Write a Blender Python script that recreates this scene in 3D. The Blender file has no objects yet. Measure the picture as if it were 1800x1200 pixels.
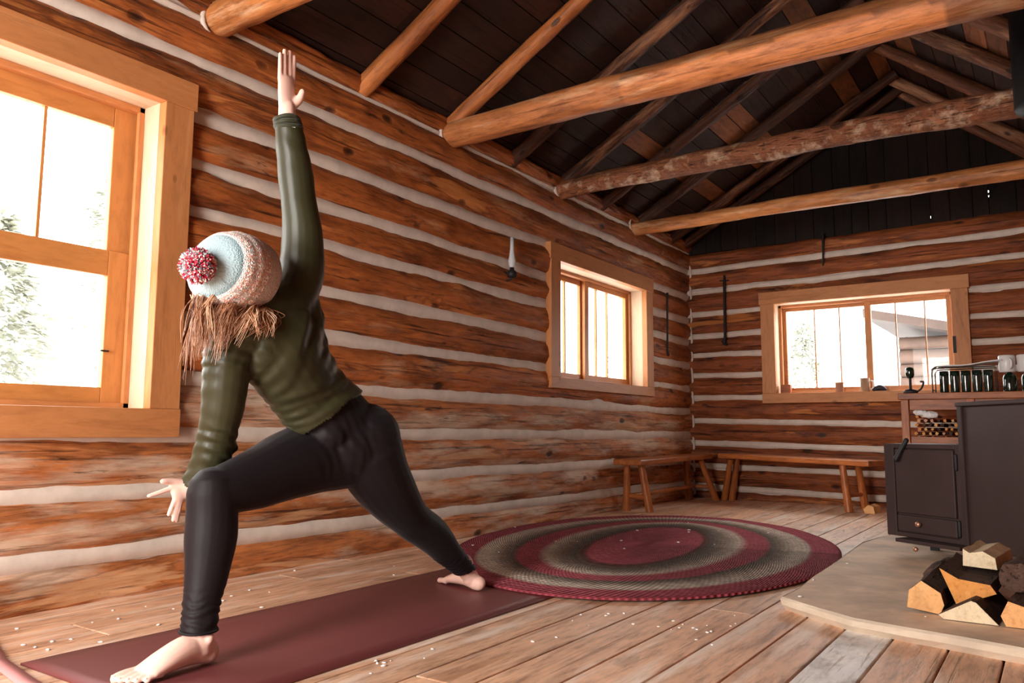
import bpy, math, random
import numpy as np
from mathutils import Vector, Matrix, noise as mnoise
R = random.Random(7)
scene = bpy.context.scene
COL = scene.collection
# ------------------------------------------------------------------ camera
F_PX = 1395.17
YAW, PITCH, ROLL = 0.601848, 0.110932, 0.004671
cam = bpy.data.cameras.new('camera')
cam.sensor_width = 36.0
cam.lens = F_PX / 1800 * 36.0
cam.clip_start = 0.02
cam.clip_end = 300
camo = bpy.data.objects.new('camera', cam)
COL.objects.link(camo)
_f = Vector((-math.sin(YAW) * math.cos(PITCH), math.cos(YAW) * math.cos(PITCH), math.sin(PITCH)))
_r = Vector((math.cos(YAW), math.sin(YAW), 0))
_u = _r.cross(_f)
_r2 = _r * math.cos(ROLL) + _u * math.sin(ROLL)
_u2 = -_r * math.sin(ROLL) + _u * math.cos(ROLL)
camo.matrix_world = Matrix(((_r2.x, _u2.x, -_f.x, 0), (_r2.y, _u2.y, -_f.y, 0), (_r2.z, _u2.z, -_f.z, 0.60), (0, 0, 0, 1)))
scene.camera = camo
# ------------------------------------------------------------------ world, light, exposure
world = bpy.data.worlds.new('overcast')
scene.world = world
world.use_nodes = True
world.node_tree.nodes['Background'].inputs[0].default_value = (1.0, 0.985, 0.955, 1)
world.node_tree.nodes['Background'].inputs[1].default_value = 7.5
scene.view_settings.view_transform = 'Standard'
scene.view_settings.look = 'None'
scene.view_settings.gamma = 1
scene.view_settings.use_curve_mapping = False
scene.view_settings.exposure = 0.42

def area(name, loc, target, sx, sy, power, color=(1, 1, 1)):
    l = bpy.data.lights.new(name, 'AREA')
    l.shape = 'RECTANGLE'; l.size = sx; l.size_y = sy; l.energy = power; l.color = color
    o = bpy.data.objects.new(name, l); COL.objects.link(o)
    o.location = loc
    d = Vector(target) - Vector(loc)
    o.rotation_euler = d.to_track_quat('-Z', 'Y').to_euler()
    return o
# the window openings and the open door guide the sky light; an added warm area lamp stands in for daylight at the unseen door
def portal(name, loc, target, sx, sy):
    o = area(name, loc, target, sx, sy, 1); o.data.cycles.is_portal = True
portal('window_portal_large', (-2.98, 1.05, 1.26), (0, 1.05, 1.26), 1.22, 1.18)
portal('window_portal_side', (-2.98, 5.29, 1.353), (0, 5.29, 1.353), 1.37, .80)
portal('window_portal_end', (-1.32, 7.17, 1.315), (-1.32, 0, 1.315), 1.36, .78)
portal('door_portal', (-1.50, -1.17, 1.035), (-1.50, 4, 1.035), 1.1, 2.03)
area('added_door_key', (-1.50, -1.45, 1.15), (-1.75, 2.4, .45), .85, 1.5, 105, (1.0, 0.95, 0.89))

# ------------------------------------------------------------------ helpers
def tag(o, label=None, cat=None, group=None, kind=None):
    if label: o['label'] = label
    if cat: o['category'] = cat
    if group: o['group'] = group
    if kind: o['kind'] = kind
    return o

def empty(name, loc=(0, 0, 0), rz=0.0):
    o = bpy.data.objects.new(name, None); COL.objects.link(o)
    o.location = loc; o.rotation_euler = (0, 0, rz); o.empty_display_size = .05
    return o

def copy_tree(o, parent=None):
    c = o.copy(); COL.objects.link(c)
    if parent: c.parent = parent
    for ch in list(o.children): copy_tree(ch, c)
    return c

class MB:
    def __init__(s):
        s.v = []; s.f = []; s.lc = []; s.t = []; s.sm = []
    def add(s, vs, fs, lcs, tone, smooth):
        b = len(s.v)
        s.v += vs; s.lc += lcs
        s.t += tone if isinstance(tone, list) else [tone] * len(vs)
        s.f += [tuple(i + b for i in f) for f in fs]
        s.sm += [smooth] * len(fs)
    def box(s, c, d, M=None, tone=None, axis=None, taper=None):
        """box centred at c with size d; axis = grain direction"""
        tone = R.random() if tone is None else tone
        if axis is None: axis = max(range(3), key=lambda i: d[i])
        o = Vector((R.uniform(0, 50), R.uniform(0, 50), R.uniform(0, 50)))
        vs = []; lcs = []
        for x in (-.5, .5):
            for y in (-.5, .5):
                for z in (-.5, .5):
                    p = Vector((x * d[0], y * d[1], z * d[2]))
                    if taper and z < 0: p.x *= taper; p.y *= taper
                    q = [p.x, p.y, p.z]; a = q.pop(axis)
                    lcs.append((a + o.x, q[0] + o.y, q[1] + o.z))
                    p = (M @ p if M else p) + Vector(c)
                    vs.append(tuple(p))
        s.add(vs, [(0, 1, 3, 2), (4, 6, 7, 5), (0, 4, 5, 1), (2, 3, 7, 6), (0, 2, 6, 4), (1, 5, 7, 3)], lcs, tone, False)
        return s
    def bb(s, a, b, **k):
        return s.box([(a[i] + b[i]) / 2 for i in range(3)], [abs(b[i] - a[i]) for i in range(3)], **k)
    def log(s, p0, p1, r0, r1, seed=0, nl=None, na=18, rough=.006, bend=.0, a0=0, a1=2 * math.pi, caps=True, tone=None, up=(0, 0, 1), keep=None, tonefn=None, flat=0):
        """a rough log from p0 to p1"""
        tone = R.random() if tone is None else tone
        p0 = Vector(p0); p1 = Vector(p1); d = p1 - p0; L = d.length; d.normalize()
        up = Vector(up); e1 = (up - d * up.dot(d)).normalized(); e2 = d.cross(e1)
        nl = nl or max(2, int(L / .03)); full = abs(a1 - a0 - 2 * math.pi) < 1e-4
        nc = na if full else na + 1
        vs = []; lcs = []; tl = []; so = seed * 13.37; so2 = (seed * 7.3) % 50
        for i in range(nl + 1):
            t = i / nl; x = t * L; c = p0 + d * x; r = r0 + (r1 - r0) * t
            r *= 1 + .07 * mnoise.noise(Vector((x * 1.3, so, 1.7)))
            c = c + e1 * (bend * math.sin(t * math.pi) + .6 * rough * mnoise.noise(Vector((x * .9, so, 5)))) + e2 * (.6 * rough * mnoise.noise(Vector((x * .9, so, 9))))
            for k in range(nc):
                a = a0 + (a1 - a0) * k / na
                ca, sa = math.cos(a), math.sin(a)
                n = mnoise.noise(Vector((x * 2.2, ca * 1.1 + so, sa * 1.1))) + .5 * mnoise.noise(Vector((x * 6, ca * 3 + so, sa * 3))) + .25 * mnoise.noise(Vector((x * 17, ca * 8 + so, sa * 8)))
                kn = mnoise.noise(Vector((x * 3.3 + 40, ca * 1.7 + so, sa * 1.7)))
                kn = max(0, kn - .42) * 3
                rr = r + rough * (n - kn)
                if flat: rr = r + rough * n * .6 - max(0, mnoise.noise(Vector((x * .8, ca * .8 + so, sa * .8)))) * flat
                vs.append(tuple(c + e1 * ca * rr + e2 * sa * rr))
                lcs.append((x + so, (ca * r) + so2, sa * r + so2 * .3))
                if tonefn: tl.append(tonefn(x, ca, sa))
        fs = []
        for i in range(nl):
            for k in range(na):
                k2 = (k + 1) % nc
                fs.append((i * nc + k, i * nc + k2, (i + 1) * nc + k2, (i + 1) * nc + k))
        if keep:
            fs = [f for f in fs if keep(Vector([sum(vs[j][q] for j in f) / 4 for q in range(3)]))]
        s.add(vs, fs, lcs, tl or tone, True)
        if caps and full:
            for i, c in ((0, p0), (nl, p1)):
                ring = vs[i * nc:(i + 1) * nc]
                lr = [(50 + so, l[1] * 1.0, l[2]) for l in lcs[i * nc:(i + 1) * nc]]
                f = tuple(range(nc)) if i else tuple(reversed(range(nc)))
                s.add(list(ring), [f], lr, tone, False)
        return s
    def lathe(s, prof, c=(0, 0, 0), n=28, M=None, tone=.5):
        """profile list of (r, z)"""
        vs = []; lcs = []
        for r, z in prof:
            for k in range(n):
                a = 2 * math.pi * k / n
                p = Vector((r * math.cos(a), r * math.sin(a), z))
                if M: p = M @ p
                vs.append(tuple(p + Vector(c))); lcs.append((z, a * .05, r))
        fs = [(i * n + k, i * n + (k + 1) % n, (i + 1) * n + (k + 1) % n, (i + 1) * n + k) for i in range(len(prof) - 1) for k in range(n)]
        s.add(vs, fs, lcs, tone, True)
        return s
    def tube(s, pts, rs, n=10, side=None, tone=.5, sub=1, cap=True):
        """round-capped tube through pts; rs float, list of floats, or list of (ra, rb)"""
        P = [Vector(p) for p in pts]
        if not isinstance(rs, (list, tuple)): rs = [rs] * len(P)
        rs = [(r, r) if not isinstance(r, (tuple, list)) else tuple(r) for r in rs]
        if sub > 1 and len(P) > 2:
            Q = []; S = []
            for i in range(len(P) - 1):
                a, b, c, d = P[max(i - 1, 0)], P[i], P[i + 1], P[min(i + 2, len(P) - 1)]
                ra, rb, rc, rd = (rs[max(i - 1, 0)], rs[i], rs[i + 1], rs[min(i + 2, len(P) - 1)])
                for k in range(sub):
                    t = k / sub
                    cr = lambda w, x, y, z: .5 * ((2 * x) + (y - w) * t + (2 * w - 5 * x + 4 * y - z) * t * t + (3 * x - w - 3 * y + z) * t ** 3)
                    Q.append(cr(a, b, c, d)); S.append((cr(ra[0], rb[0], rc[0], rd[0]), cr(ra[1], rb[1], rc[1], rd[1])))
            Q.append(P[-1]); S.append(rs[-1]); P, rs = Q, S
        rings = []
        for i, p in enumerate(P):
            d = (P[min(i + 1, len(P) - 1)] - P[max(i - 1, 0)]).normalized()
            if side is not None: e1 = Vector(side)
            elif rings: e1 = rings[-1][2]
            else: e1 = Vector((0, 0, 1)) if abs(d.z) < .9 else Vector((1, 0, 0))
            e1 = (e1 - d * e1.dot(d))
            e1 = e1.normalized() if e1.length > 1e-5 else d.orthogonal().normalized()
            rings.append((p, d, e1, d.cross(e1), rs[i]))
        out = []
        if cap:
            p, d, e1, e2, r = rings[0]; m = min(r)
            for q in (.02, .5, .85): out.append((p - d * m * math.sqrt(1 - q * q), e1, e2, r[0] * q, r[1] * q))
        for p, d, e1, e2, r in rings: out.append((p, e1, e2, r[0], r[1]))
        if cap:
            p, d, e1, e2, r = rings[-1]; m = min(r)
            for q in (.85, .5, .02): out.append((p + d * m * math.sqrt(1 - q * q), e1, e2, r[0] * q, r[1] * q))
        vs = []; lcs = []; acc = 0
        for i, (p, e1, e2, a, b) in enumerate(out):
            if i: acc += (p - out[i - 1][0]).length
            for k in range(n):
                t = 2 * math.pi * k / n
                vs.append(tuple(p + e1 * a * math.cos(t) + e2 * b * math.sin(t))); lcs.append((acc, a * math.cos(t), b * math.sin(t)))
        fs = [(i * n + k, i * n + (k + 1) % n, (i + 1) * n + (k + 1) % n, (i + 1) * n + k) for i in range(len(out) - 1) for k in range(n)]
        if cap: fs += [tuple(reversed(range(n))), tuple(range(len(vs) - n, len(vs)))]
        s.add(vs, fs, lcs, tone, True)
        return s
    def ball(s, c, r, n=16, M=None, tone=.5):
        r = (r, r, r) if not isinstance(r, (tuple, list)) else r
        vs = []; m = n // 2
        for i in range(m + 1):
            a = math.pi * i / m
            for k in range(n):
                t = 2 * math.pi * k / n
                sr = max(math.sin(a), .01)
                p = Vector((r[0] * sr * math.cos(t), r[1] * sr * math.sin(t), r[2] * math.cos(a)))
                if M: p = M @ p
                vs.append(tuple(p + Vector(c)))
        fs = [(i * n + k, (i + 1) * n + k, (i + 1) * n + (k + 1) % n, i * n + (k + 1) % n) for i in range(m) for k in range(n)]
        fs += [tuple(range(n)), tuple(reversed(range(m * n, m * n + n)))]
        s.add(vs, fs, [(v[0], v[1], v[2]) for v in vs], tone, True)
        return s
    def prism(s, poly, y0, y1, shift=(0, 0), tone=.5, jag=0):
        """polygon in XZ pushed from y0 to y1"""
        n = len(poly); nl = 8; o = R.uniform(0, 50)
        vs = []; lcs = []
        cx = sum(p[0] for p in poly) / n; cz = sum(p[1] for p in poly) / n
        for i in range(nl + 1):
            t = i / nl
            for j, (x, z) in enumerate(poly):
                q = jag * mnoise.noise(Vector((t * 3 + o, j * 3.1, o)))
                vs.append((x + shift[0] * t + (x - cx) * q, y0 + (y1 - y0) * t, z + shift[1] * t + (z - cz) * q))
                lcs.append((t * (y1 - y0) + o, x, z))
        fs = [(i * n + k, (i + 1) * n + k, (i + 1) * n + (k + 1) % n, i * n + (k + 1) % n) for i in range(nl) for k in range(n)]
        s.add(vs, fs, lcs, tone, False)
        return s
    def face(s, poly, tone=.5):
        o = R.uniform(0, 50)
        s.add([tuple(p) for p in poly], [tuple(range(len(poly)))], [(p[0] * .3 + o, p[1] + p[0], p[2]) for p in poly], tone, False)
        return s
    def build(s, name, mat, parent=None, bevel=0, loc=None):
        me = bpy.data.meshes.new(name)
        me.from_pydata(s.v, [], s.f)
        me.polygons.foreach_set('use_smooth', s.sm)
        a = me.attributes.new('lc', 'FLOAT_VECTOR', 'POINT'); a.data.foreach_set('vector', [c for l in s.lc for c in l])
        b = me.attributes.new('tone', 'FLOAT', 'POINT'); b.data.foreach_set('value', s.t)
        me.materials.append(mat); me.update()
        o = bpy.data.objects.new(name, me); COL.objects.link(o)
        if parent: o.parent = parent
        if loc: o.location = loc
        if bevel:
            m = o.modifiers.new('bevel', 'BEVEL'); m.width = bevel; m.segments = 2; m.limit_method = 'ANGLE'; m.angle_limit = .7
        return o

def local(o, root):
    """keep a child's world-space mesh when its root Empty has been moved to its base"""
    o.parent = root
    o.matrix_parent_inverse = Matrix.Translation(-Vector(root.location)) if root.rotation_euler.z == 0 else root.matrix_basis.inverted()
    return o

def organic(tubes, voxel, smooth, name, mat, fn=None, cut=None):
    me = bpy.data.meshes.new('tmp'); me.from_pydata(tubes.v, [], tubes.f)
    o = bpy.data.objects.new('tmp', me); COL.objects.link(o)
    m = o.modifiers.new('r', 'REMESH'); m.mode = 'VOXEL'; m.voxel_size = voxel
    m = o.modifiers.new('s', 'SMOOTH'); m.factor = .5; m.iterations = smooth
    dg = bpy.context.evaluated_depsgraph_get(); dg.update()
    nm = bpy.data.meshes.new_from_object(o.evaluated_get(dg))
    bpy.data.objects.remove(o); bpy.data.meshes.remove(me)
    nm.name = name
    if fn:
        nm.update(); nv = len(nm.vertices)
        co = np.empty(nv * 3, np.float32); nm.vertices.foreach_get('co', co)
        no = np.empty(nv * 3, np.float32); nm.vertex_normals.foreach_get('vector', no)
        co = co.reshape(-1, 3).tolist(); no = no.reshape(-1, 3).tolist()
        out = [c for p, q in zip(co, no) for c in fn(Vector(p), Vector(q))]
        nm.vertices.foreach_set('co', out); nm.update()
    if cut:
        import bmesh
        bm = bmesh.new(); bm.from_mesh(nm)
        bmesh.ops.delete(bm, geom=[v for v in bm.verts if cut(v.co)], context='VERTS')
        bm.to_mesh(nm); bm.free()
    nm.polygons.foreach_set('use_smooth', [True] * len(nm.polygons))
    nm.materials.clear(); nm.materials.append(mat)
    ob = bpy.data.objects.new(name, nm); COL.objects.link(ob)
    return ob

# ------------------------------------------------------------------ materials
def newmat(name):
    m = bpy.data.materials.new(name); m.use_nodes = True
    nt = m.node_tree; b = nt.nodes['Principled BSDF']
    return m, nt, b
def N(nt, t, **k):
    n = nt.nodes.new(t)
    for a, v in k.items():
        if a.startswith('i_'): n.inputs[a[2:].replace('_', ' ')].default_value = v
        else: setattr(n, a, v)
    return n
def ramp(nt, src, stops, interp='LINEAR'):
    n = nt.nodes.new('ShaderNodeValToRGB'); n.color_ramp.interpolation = interp
    e = n.color_ramp.elements
    while len(e) < len(stops): e.new(.5)
    for i, (p, c) in enumerate(stops):
        e[i].position = p; e[i].color = (*c, 1) if len(c) == 3 else c
    nt.links.new(src, n.inputs[0]); return n
def mix(nt, fac, a, b, mode='MIX'):
    n = nt.nodes.new('ShaderNodeMix'); n.data_type = 'RGBA'; n.blend_type = mode
    for i, s in ((0, fac), (6, a), (7, b)):
        if hasattr(s, 'default_value') or hasattr(s, 'is_output'): nt.links.new(s, n.inputs[i])
        elif isinstance(s, (int, float)): n.inputs[i].default_value = s
        else: n.inputs[i].default_value = (*s, 1)
    return n.outputs[2]
def mapped(nt, scale, attr='lc'):
    a = nt.nodes.new('ShaderNodeAttribute'); a.attribute_name = attr
    m = nt.nodes.new('ShaderNodeMapping'); m.inputs['Scale'].default_value = scale
    nt.links.new(a.outputs['Vector'], m.inputs[0]); return m.outputs[0]

def wood(name, dark, mid, light, rough=.6, streak=.5, knots=.5, pale=None, pale_amt=0, tone_amt=.5, along=.9, cross=16, bump=.35, knot_scale=6.0, spec=.35, blotch=.5, scar=None, scar_amt=0, knot_r=.15, fine=.75):
    m, nt, b = newmat(name); L = nt.links.new
    n1 = N(nt, 'ShaderNodeTexNoise', i_Scale=1.0, i_Detail=9.0, i_Roughness=.66, i_Distortion=.6)
    L(mapped(nt, (along * 1.6, cross, cross)), n1.inputs[0])
    c = ramp(nt, n1.outputs[0], [(.28, dark), (.45, mid), (.57, mid), (.78, light)]).outputs[0]
    n2 = N(nt, 'ShaderNodeTexNoise', i_Scale=1.0, i_Detail=5.0, i_Roughness=.6)
    L(mapped(nt, (along * 2.2, 7, 7)), n2.inputs[0])
    bl = ramp(nt, n2.outputs[0], [(.36, (.36, .27, .21)), (.52, (1, 1, 1)), (.68, (1.12, 1.08, 1.0))])
    c = mix(nt, blotch, c, mix(nt, 1.0, c, bl.outputs[0], 'MULTIPLY'))
    n7 = N(nt, 'ShaderNodeTexNoise', i_Scale=1.0, i_Detail=5.0, i_Roughness=.7)
    L(mapped(nt, (along * 11, cross * 3.6, cross * 3.6)), n7.inputs[0])
    c = mix(nt, fine, c, mix(nt, 1.0, c, ramp(nt, n7.outputs[0], [(.33, (.50, .44, .40)), (.50, (1, 1, 1)), (.68, (1.25, 1.2, 1.12))]).outputs[0], 'MULTIPLY'))
    # thin checks along the grain
    n3 = N(nt, 'ShaderNodeTexNoise', i_Scale=1.0, i_Detail=4.0, i_Roughness=.55)
    L(mapped(nt, (along * 2.0, cross * 3.2, cross * 3.2)), n3.inputs[0])
    ck = ramp(nt, n3.outputs[0], [(.30, (1, 1, 1)), (.40, (0, 0, 0))])
    sk = N(nt, 'ShaderNodeMath', operation='MULTIPLY'); sk.inputs[1].default_value = streak
    L(ck.outputs[0], sk.inputs[0])
    c = mix(nt, sk.outputs[0], c, tuple(x * .45 for x in dark))
    # pale worn patches
    if pale:
        n4 = N(nt, 'ShaderNodeTexNoise', i_Scale=1.0, i_Detail=7.0, i_Roughness=.65)
        L(mapped(nt, (along * 1.7, 9, 9)), n4.inputs[0])
        pr = ramp(nt, n4.outputs[0], [(.60 - .22 * pale_amt, (0, 0, 0)), (.72 - .16 * pale_amt, (.85, .85, .85))])
        c = mix(nt, pr.outputs[0], c, pale)
    if scar:
        n5 = N(nt, 'ShaderNodeTexNoise', i_Scale=1.0, i_Detail=5.0, i_Roughness=.58, i_Distortion=.5)
        L(mapped(nt, (along * 1.15, 8.5, 8.5)), n5.inputs[0])
        e = .655 - .12 * scar_amt
        sr = ramp(nt, n5.outputs[0], [(e, (0, 0, 0)), (e + .045, (.85, .85, .85))])
        rim = ramp(nt, n5.outputs[0], [(e - .035, (0, 0, 0)), (e - .008, (.42, .42, .42)), (e + .012, (0, 0, 0))])
        c = mix(nt, sr.outputs[0], c, mix(nt, .45, scar, mix(nt, 1.0, scar, ramp(nt, n1.outputs[0], [(.3, (.55, .5, .45)), (.65, (1.3, 1.3, 1.3))]).outputs[0], 'MULTIPLY')))
        c = mix(nt, rim.outputs[0], c, tuple(x * .5 for x in dark))
        # hard dark gouges
        n6 = N(nt, 'ShaderNodeTexNoise', i_Scale=1.0, i_Detail=6.0, i_Roughness=.7, i_Distortion=.4)
        L(mapped(nt, (along * 3.2, 15, 15)), n6.inputs[0])
        gr = ramp(nt, n6.outputs[0], [(.325, (.85, .85, .85)), (.375, (0, 0, 0))])
        c = mix(nt, gr.outputs[0], c, tuple(x * .4 for x in dark))
    # knots
    vo = N(nt, 'ShaderNodeTexVoronoi', i_Scale=1.0, i_Randomness=1.0)
    L(mapped(nt, (knot_scale * .55, knot_scale, knot_scale)), vo.inputs[0])
    nz = N(nt, 'ShaderNodeMath', operation='MULTIPLY_ADD'); L(n2.outputs[0], nz.inputs[0]); nz.inputs[1].default_value = .16; L(vo.outputs['Distance'], nz.inputs[2])
    kr = ramp(nt, nz.outputs[0], [(knot_r, (1, 1, 1)), (knot_r + .06, (.45, .45, .45)), (knot_r + .085, (0, 0, 0))])
    kf = N(nt, 'ShaderNodeMath', operation='MULTIPLY'); kf.inputs[1].default_value = knots; L(kr.outputs[0], kf.inputs[0])
    c = mix(nt, kf.outputs[0], c, tuple(x * .55 for x in dark))
    at = nt.nodes.new('ShaderNodeAttribute'); at.attribute_name = 'tone'
    tr = ramp(nt, at.outputs['Fac'], [(0, (1 - tone_amt,) * 3), (1, (1 + tone_amt * .9, 1 + tone_amt * .75, 1 + tone_amt * .6))])
    c = mix(nt, 1.0, c, tr.outputs[0], 'MULTIPLY')
    L(c, b.inputs['Base Color'])
    b.inputs['Roughness'].default_value = rough
    b.inputs['Specular IOR Level'].default_value = spec
    h = N(nt, 'ShaderNodeMath', operation='MULTIPLY_ADD'); L(ck.outputs[0], h.inputs[0]); h.inputs[1].default_value = -.6; L(n1.outputs[0], h.inputs[2])
    h2 = N(nt, 'ShaderNodeMath', operation='MULTIPLY_ADD'); L(kf.outputs[0], h2.inputs[0]); h2.inputs[1].default_value = -.8; L(h.outputs[0], h2.inputs[2])
    bu = N(nt, 'ShaderNodeBump', i_Strength=bump, i_Distance=.012); L(h2.outputs[0], bu.inputs['Height']); L(bu.outputs[0], b.inputs['Normal'])
    return m

def plain(name, col, rough=.6, metal=0, spec=.4, noise_amt=0, nscale=20, bump=0, sheen=0, coord='Object', coat=0):
    m, nt, b = newmat(name); L = nt.links.new
    b.inputs['Base Color'].default_value = (*col, 1); b.inputs['Roughness'].default_value = rough
    b.inputs['Metallic'].default_value = metal; b.inputs['Specular IOR Level'].default_value = spec
    b.inputs['Coat Weight'].default_value = coat
    if sheen:
        b.inputs['Sheen Weight'].default_value = sheen; b.inputs['Sheen Roughness'].default_value = .4
    if noise_amt or bump:
        tc = nt.nodes.new('ShaderNodeTexCoord')
        n = N(nt, 'ShaderNodeTexNoise', i_Scale=nscale, i_Detail=6.0, i_Roughness=.6); L(tc.outputs[coord], n.inputs[0])
        r = ramp(nt, n.outputs[0], [(.3, tuple(max(0, c * (1 - noise_amt)) for c in col)), (.7, tuple(min(1, c * (1 + noise_amt)) for c in col))])
        L(r.outputs[0], b.inputs['Base Color'])
        if bump:
            bu = N(nt, 'ShaderNodeBump', i_Strength=bump, i_Distance=.004); L(n.outputs[0], bu.inputs['Height']); L(bu.outputs[0], b.inputs['Normal'])
    return m

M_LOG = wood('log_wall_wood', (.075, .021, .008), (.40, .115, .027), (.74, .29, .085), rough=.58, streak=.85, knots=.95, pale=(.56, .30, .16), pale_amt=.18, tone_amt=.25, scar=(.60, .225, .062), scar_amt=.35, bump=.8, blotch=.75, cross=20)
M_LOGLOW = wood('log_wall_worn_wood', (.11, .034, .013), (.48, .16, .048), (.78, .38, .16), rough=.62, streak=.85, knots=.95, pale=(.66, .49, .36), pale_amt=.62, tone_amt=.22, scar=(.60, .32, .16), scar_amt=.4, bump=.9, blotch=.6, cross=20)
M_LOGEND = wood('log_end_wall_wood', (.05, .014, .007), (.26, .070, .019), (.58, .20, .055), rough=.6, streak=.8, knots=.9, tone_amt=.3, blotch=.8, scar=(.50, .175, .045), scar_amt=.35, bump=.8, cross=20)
M_BEAM = wood('peeled_beam_wood', (.20, .065, .02), (.52, .20, .064), (.74, .38, .16), rough=.45, streak=.5, knots=.85, pale=(.75, .5, .3), pale_amt=.25, tone_amt=.12, knot_scale=8, bump=.4)
M_BEAMB = wood('half_barked_beam_wood', (.15, .052, .02), (.45, .17, .06), (.74, .40, .18), rough=.5, streak=.6, knots=.8, pale=(.70, .44, .26), pale_amt=.25, tone_amt=.5, knot_scale=8, bump=.6)
M_BARK = wood('bark_beam_wood', (.06, .02, .011), (.27, .095, .04), (.66, .37, .21), rough=.6, streak=1.0, knots=.9, pale=(.66, .45, .30), pale_amt=.30, tone_amt=.12, cross=30, along=5, bump=1.0, scar=(.42, .17, .07), scar_amt=.2)
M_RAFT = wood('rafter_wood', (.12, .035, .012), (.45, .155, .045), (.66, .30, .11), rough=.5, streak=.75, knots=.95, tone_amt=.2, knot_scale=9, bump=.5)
M_RAFT_SHADE = wood('shaded_rafter_wood', (.022, .008, .005), (.075, .025, .011), (.26, .095, .04), rough=.6, streak=.9, knots=.9, pale=(.42, .19, .09), pale_amt=.22, tone_amt=.2, knot_scale=9, bump=.8)  # far rafters: dark bark tone plus roof-space shade painted into the colour
M_RAFT_LIT = wood('lit_rafter_wood', (.05, .018, .010), (.17, .06, .025), (.48, .22, .10), rough=.55, streak=.9, knots=.9, pale=(.55, .28, .15), pale_amt=.25, tone_amt=.2, knot_scale=9, bump=.8)  # brighter than the shaded copy: stove-side light painted into the colour
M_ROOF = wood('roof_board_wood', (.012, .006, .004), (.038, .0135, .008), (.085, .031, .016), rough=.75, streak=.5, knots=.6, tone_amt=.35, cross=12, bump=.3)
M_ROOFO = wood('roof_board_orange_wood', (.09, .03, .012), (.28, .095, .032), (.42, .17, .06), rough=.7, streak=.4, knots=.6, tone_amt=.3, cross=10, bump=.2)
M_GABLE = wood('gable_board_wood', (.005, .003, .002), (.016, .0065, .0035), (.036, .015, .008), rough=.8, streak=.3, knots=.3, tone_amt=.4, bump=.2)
M_TRIM = wood('pine_trim_wood', fine=.28, dark=(.36, .125, .038), mid=(.54, .215, .075), light=(.68, .33, .14), rough=.5, streak=.2, knots=.85, tone_amt=.06, cross=10, bump=.15, knot_scale=7.5, blotch=.12, knot_r=.10)
M_JAMB = wood('pale_jamb_wood', fine=.12, dark=(.52, .32, .19), mid=(.66, .47, .32), light=(.74, .58, .43), rough=.6, streak=.05, knots=.2, tone_amt=.04, cross=9, bump=.08, blotch=.05, spec=.2)
M_SASH = wood('orange_sash_wood', fine=.28, dark=(.36, .12, .03), mid=(.54, .22, .065), light=(.66, .31, .11), rough=.42, streak=.1, knots=.15, tone_amt=.05, cross=9, bump=.08, blotch=.1)
M_BENCH = wood('bench_wood', (.18, .042, .014), (.46, .14, .036), (.60, .23, .075), rough=.38, streak=.3, knots=.4, tone_amt=.1, bump=.15, blotch=.35)
M_TABLE = wood('table_wood', (.14, .036, .012), (.38, .115, .034), (.54, .20, .065), rough=.45, streak=.2, knots=.3, tone_amt=.1, bump=.12)
M_FLOOR = wood('floor_board_wood', (.40, .20, .11), (.74, .44, .28), (.86, .62, .45), rough=.5, streak=.5, knots=.5, pale=(.88, .72, .60), pale_amt=.40, tone_amt=.16, cross=15, along=.8, bump=.3, knot_scale=4, blotch=.28, spec=.5)
M_FLOORW = wood('white_worn_floor_board', (.42, .30, .24), (.82, .77, .73), (.92, .9, .88), rough=.5, streak=.6, knots=.6, pale=(.92, .9, .88), pale_amt=.6, tone_amt=.1, cross=16, along=2, bump=.3, knot_scale=5, blotch=.8, spec=.5, fine=.45)
M_CHINK = plain('chinking_mortar', (.66, .555, .475), rough=.9, noise_amt=.14, nscale=9, bump=.35, spec=.2)
M_CUT = wood('split_wood_end', (.50, .20, .06), (.78, .42, .17), (.86, .58, .30), rough=.7, streak=.2, knots=0, tone_amt=.25, cross=22, along=8, bump=.3, blotch=.3, fine=.25)
M_CUTPALE = wood('pale_split_wood', (.55, .38, .22), (.76, .62, .42), (.84, .74, .56), rough=.75, streak=.2, knots=0, tone_amt=.1, cross=22, along=8, bump=.3, blotch=.2, fine=.25)
M_CUTOR = wood('orange_split_wood', (.48, .15, .03), (.72, .30, .07), (.80, .42, .14), rough=.7, streak=.25, knots=0, tone_amt=.1, cross=20, along=8, bump=.3, blotch=.3, fine=.25)
M_BARKD = wood('dark_bark', (.03, .017, .012), (.085, .045, .032), (.20, .11, .08), rough=.85, streak=.6, knots=.3, tone_amt=.2, cross=20, along=7, bump=.9)
M_STOVE = plain('stove_iron', (.043, .025, .023), rough=.55, spec=.25, noise_amt=.12, nscale=5)
M_IRON = plain('black_iron', (.012, .009, .009), rough=.6, spec=.4)
M_PIPE = plain('stove_pipe_black', (.008, .007, .007), rough=.6, spec=.3)
M_COPPER = plain('copper_knob', (.55, .27, .17), rough=.35, metal=.7)
M_MAT = plain('yoga_mat_rubber', (.15, .033, .033), rough=.47, spec=.55, noise_amt=.07, nscale=2.2, bump=.0)
M_STRAP = plain('pink_strap_cloth', (.62, .26, .25), rough=.8)
M_STONE = plain('hearth_stone_top', (.74, .53, .37), rough=.7, noise_amt=.30, nscale=5.0, bump=.35, coord='Object')
M_STONEE = plain('hearth_stone_edge', (.62, .50, .38), rough=.85, noise_amt=.14, nscale=8.0, bump=.5, coord='Object')
M_SNOW = plain('snow', (.86, .88, .9), rough=.9, noise_amt=.03, nscale=1.5)
M_CRUMB = plain('white_crumb', (.88, .85, .82), rough=.8)
M_PAPER = plain('white_paper', (.80, .79, .78), rough=.8)
M_WHITE = plain('white_enamel', (.74, .70, .68), rough=.3, spec=.5)
M_CANDLE = plain('brown_wax', (.34, .17, .10), rough=.5)
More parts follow.
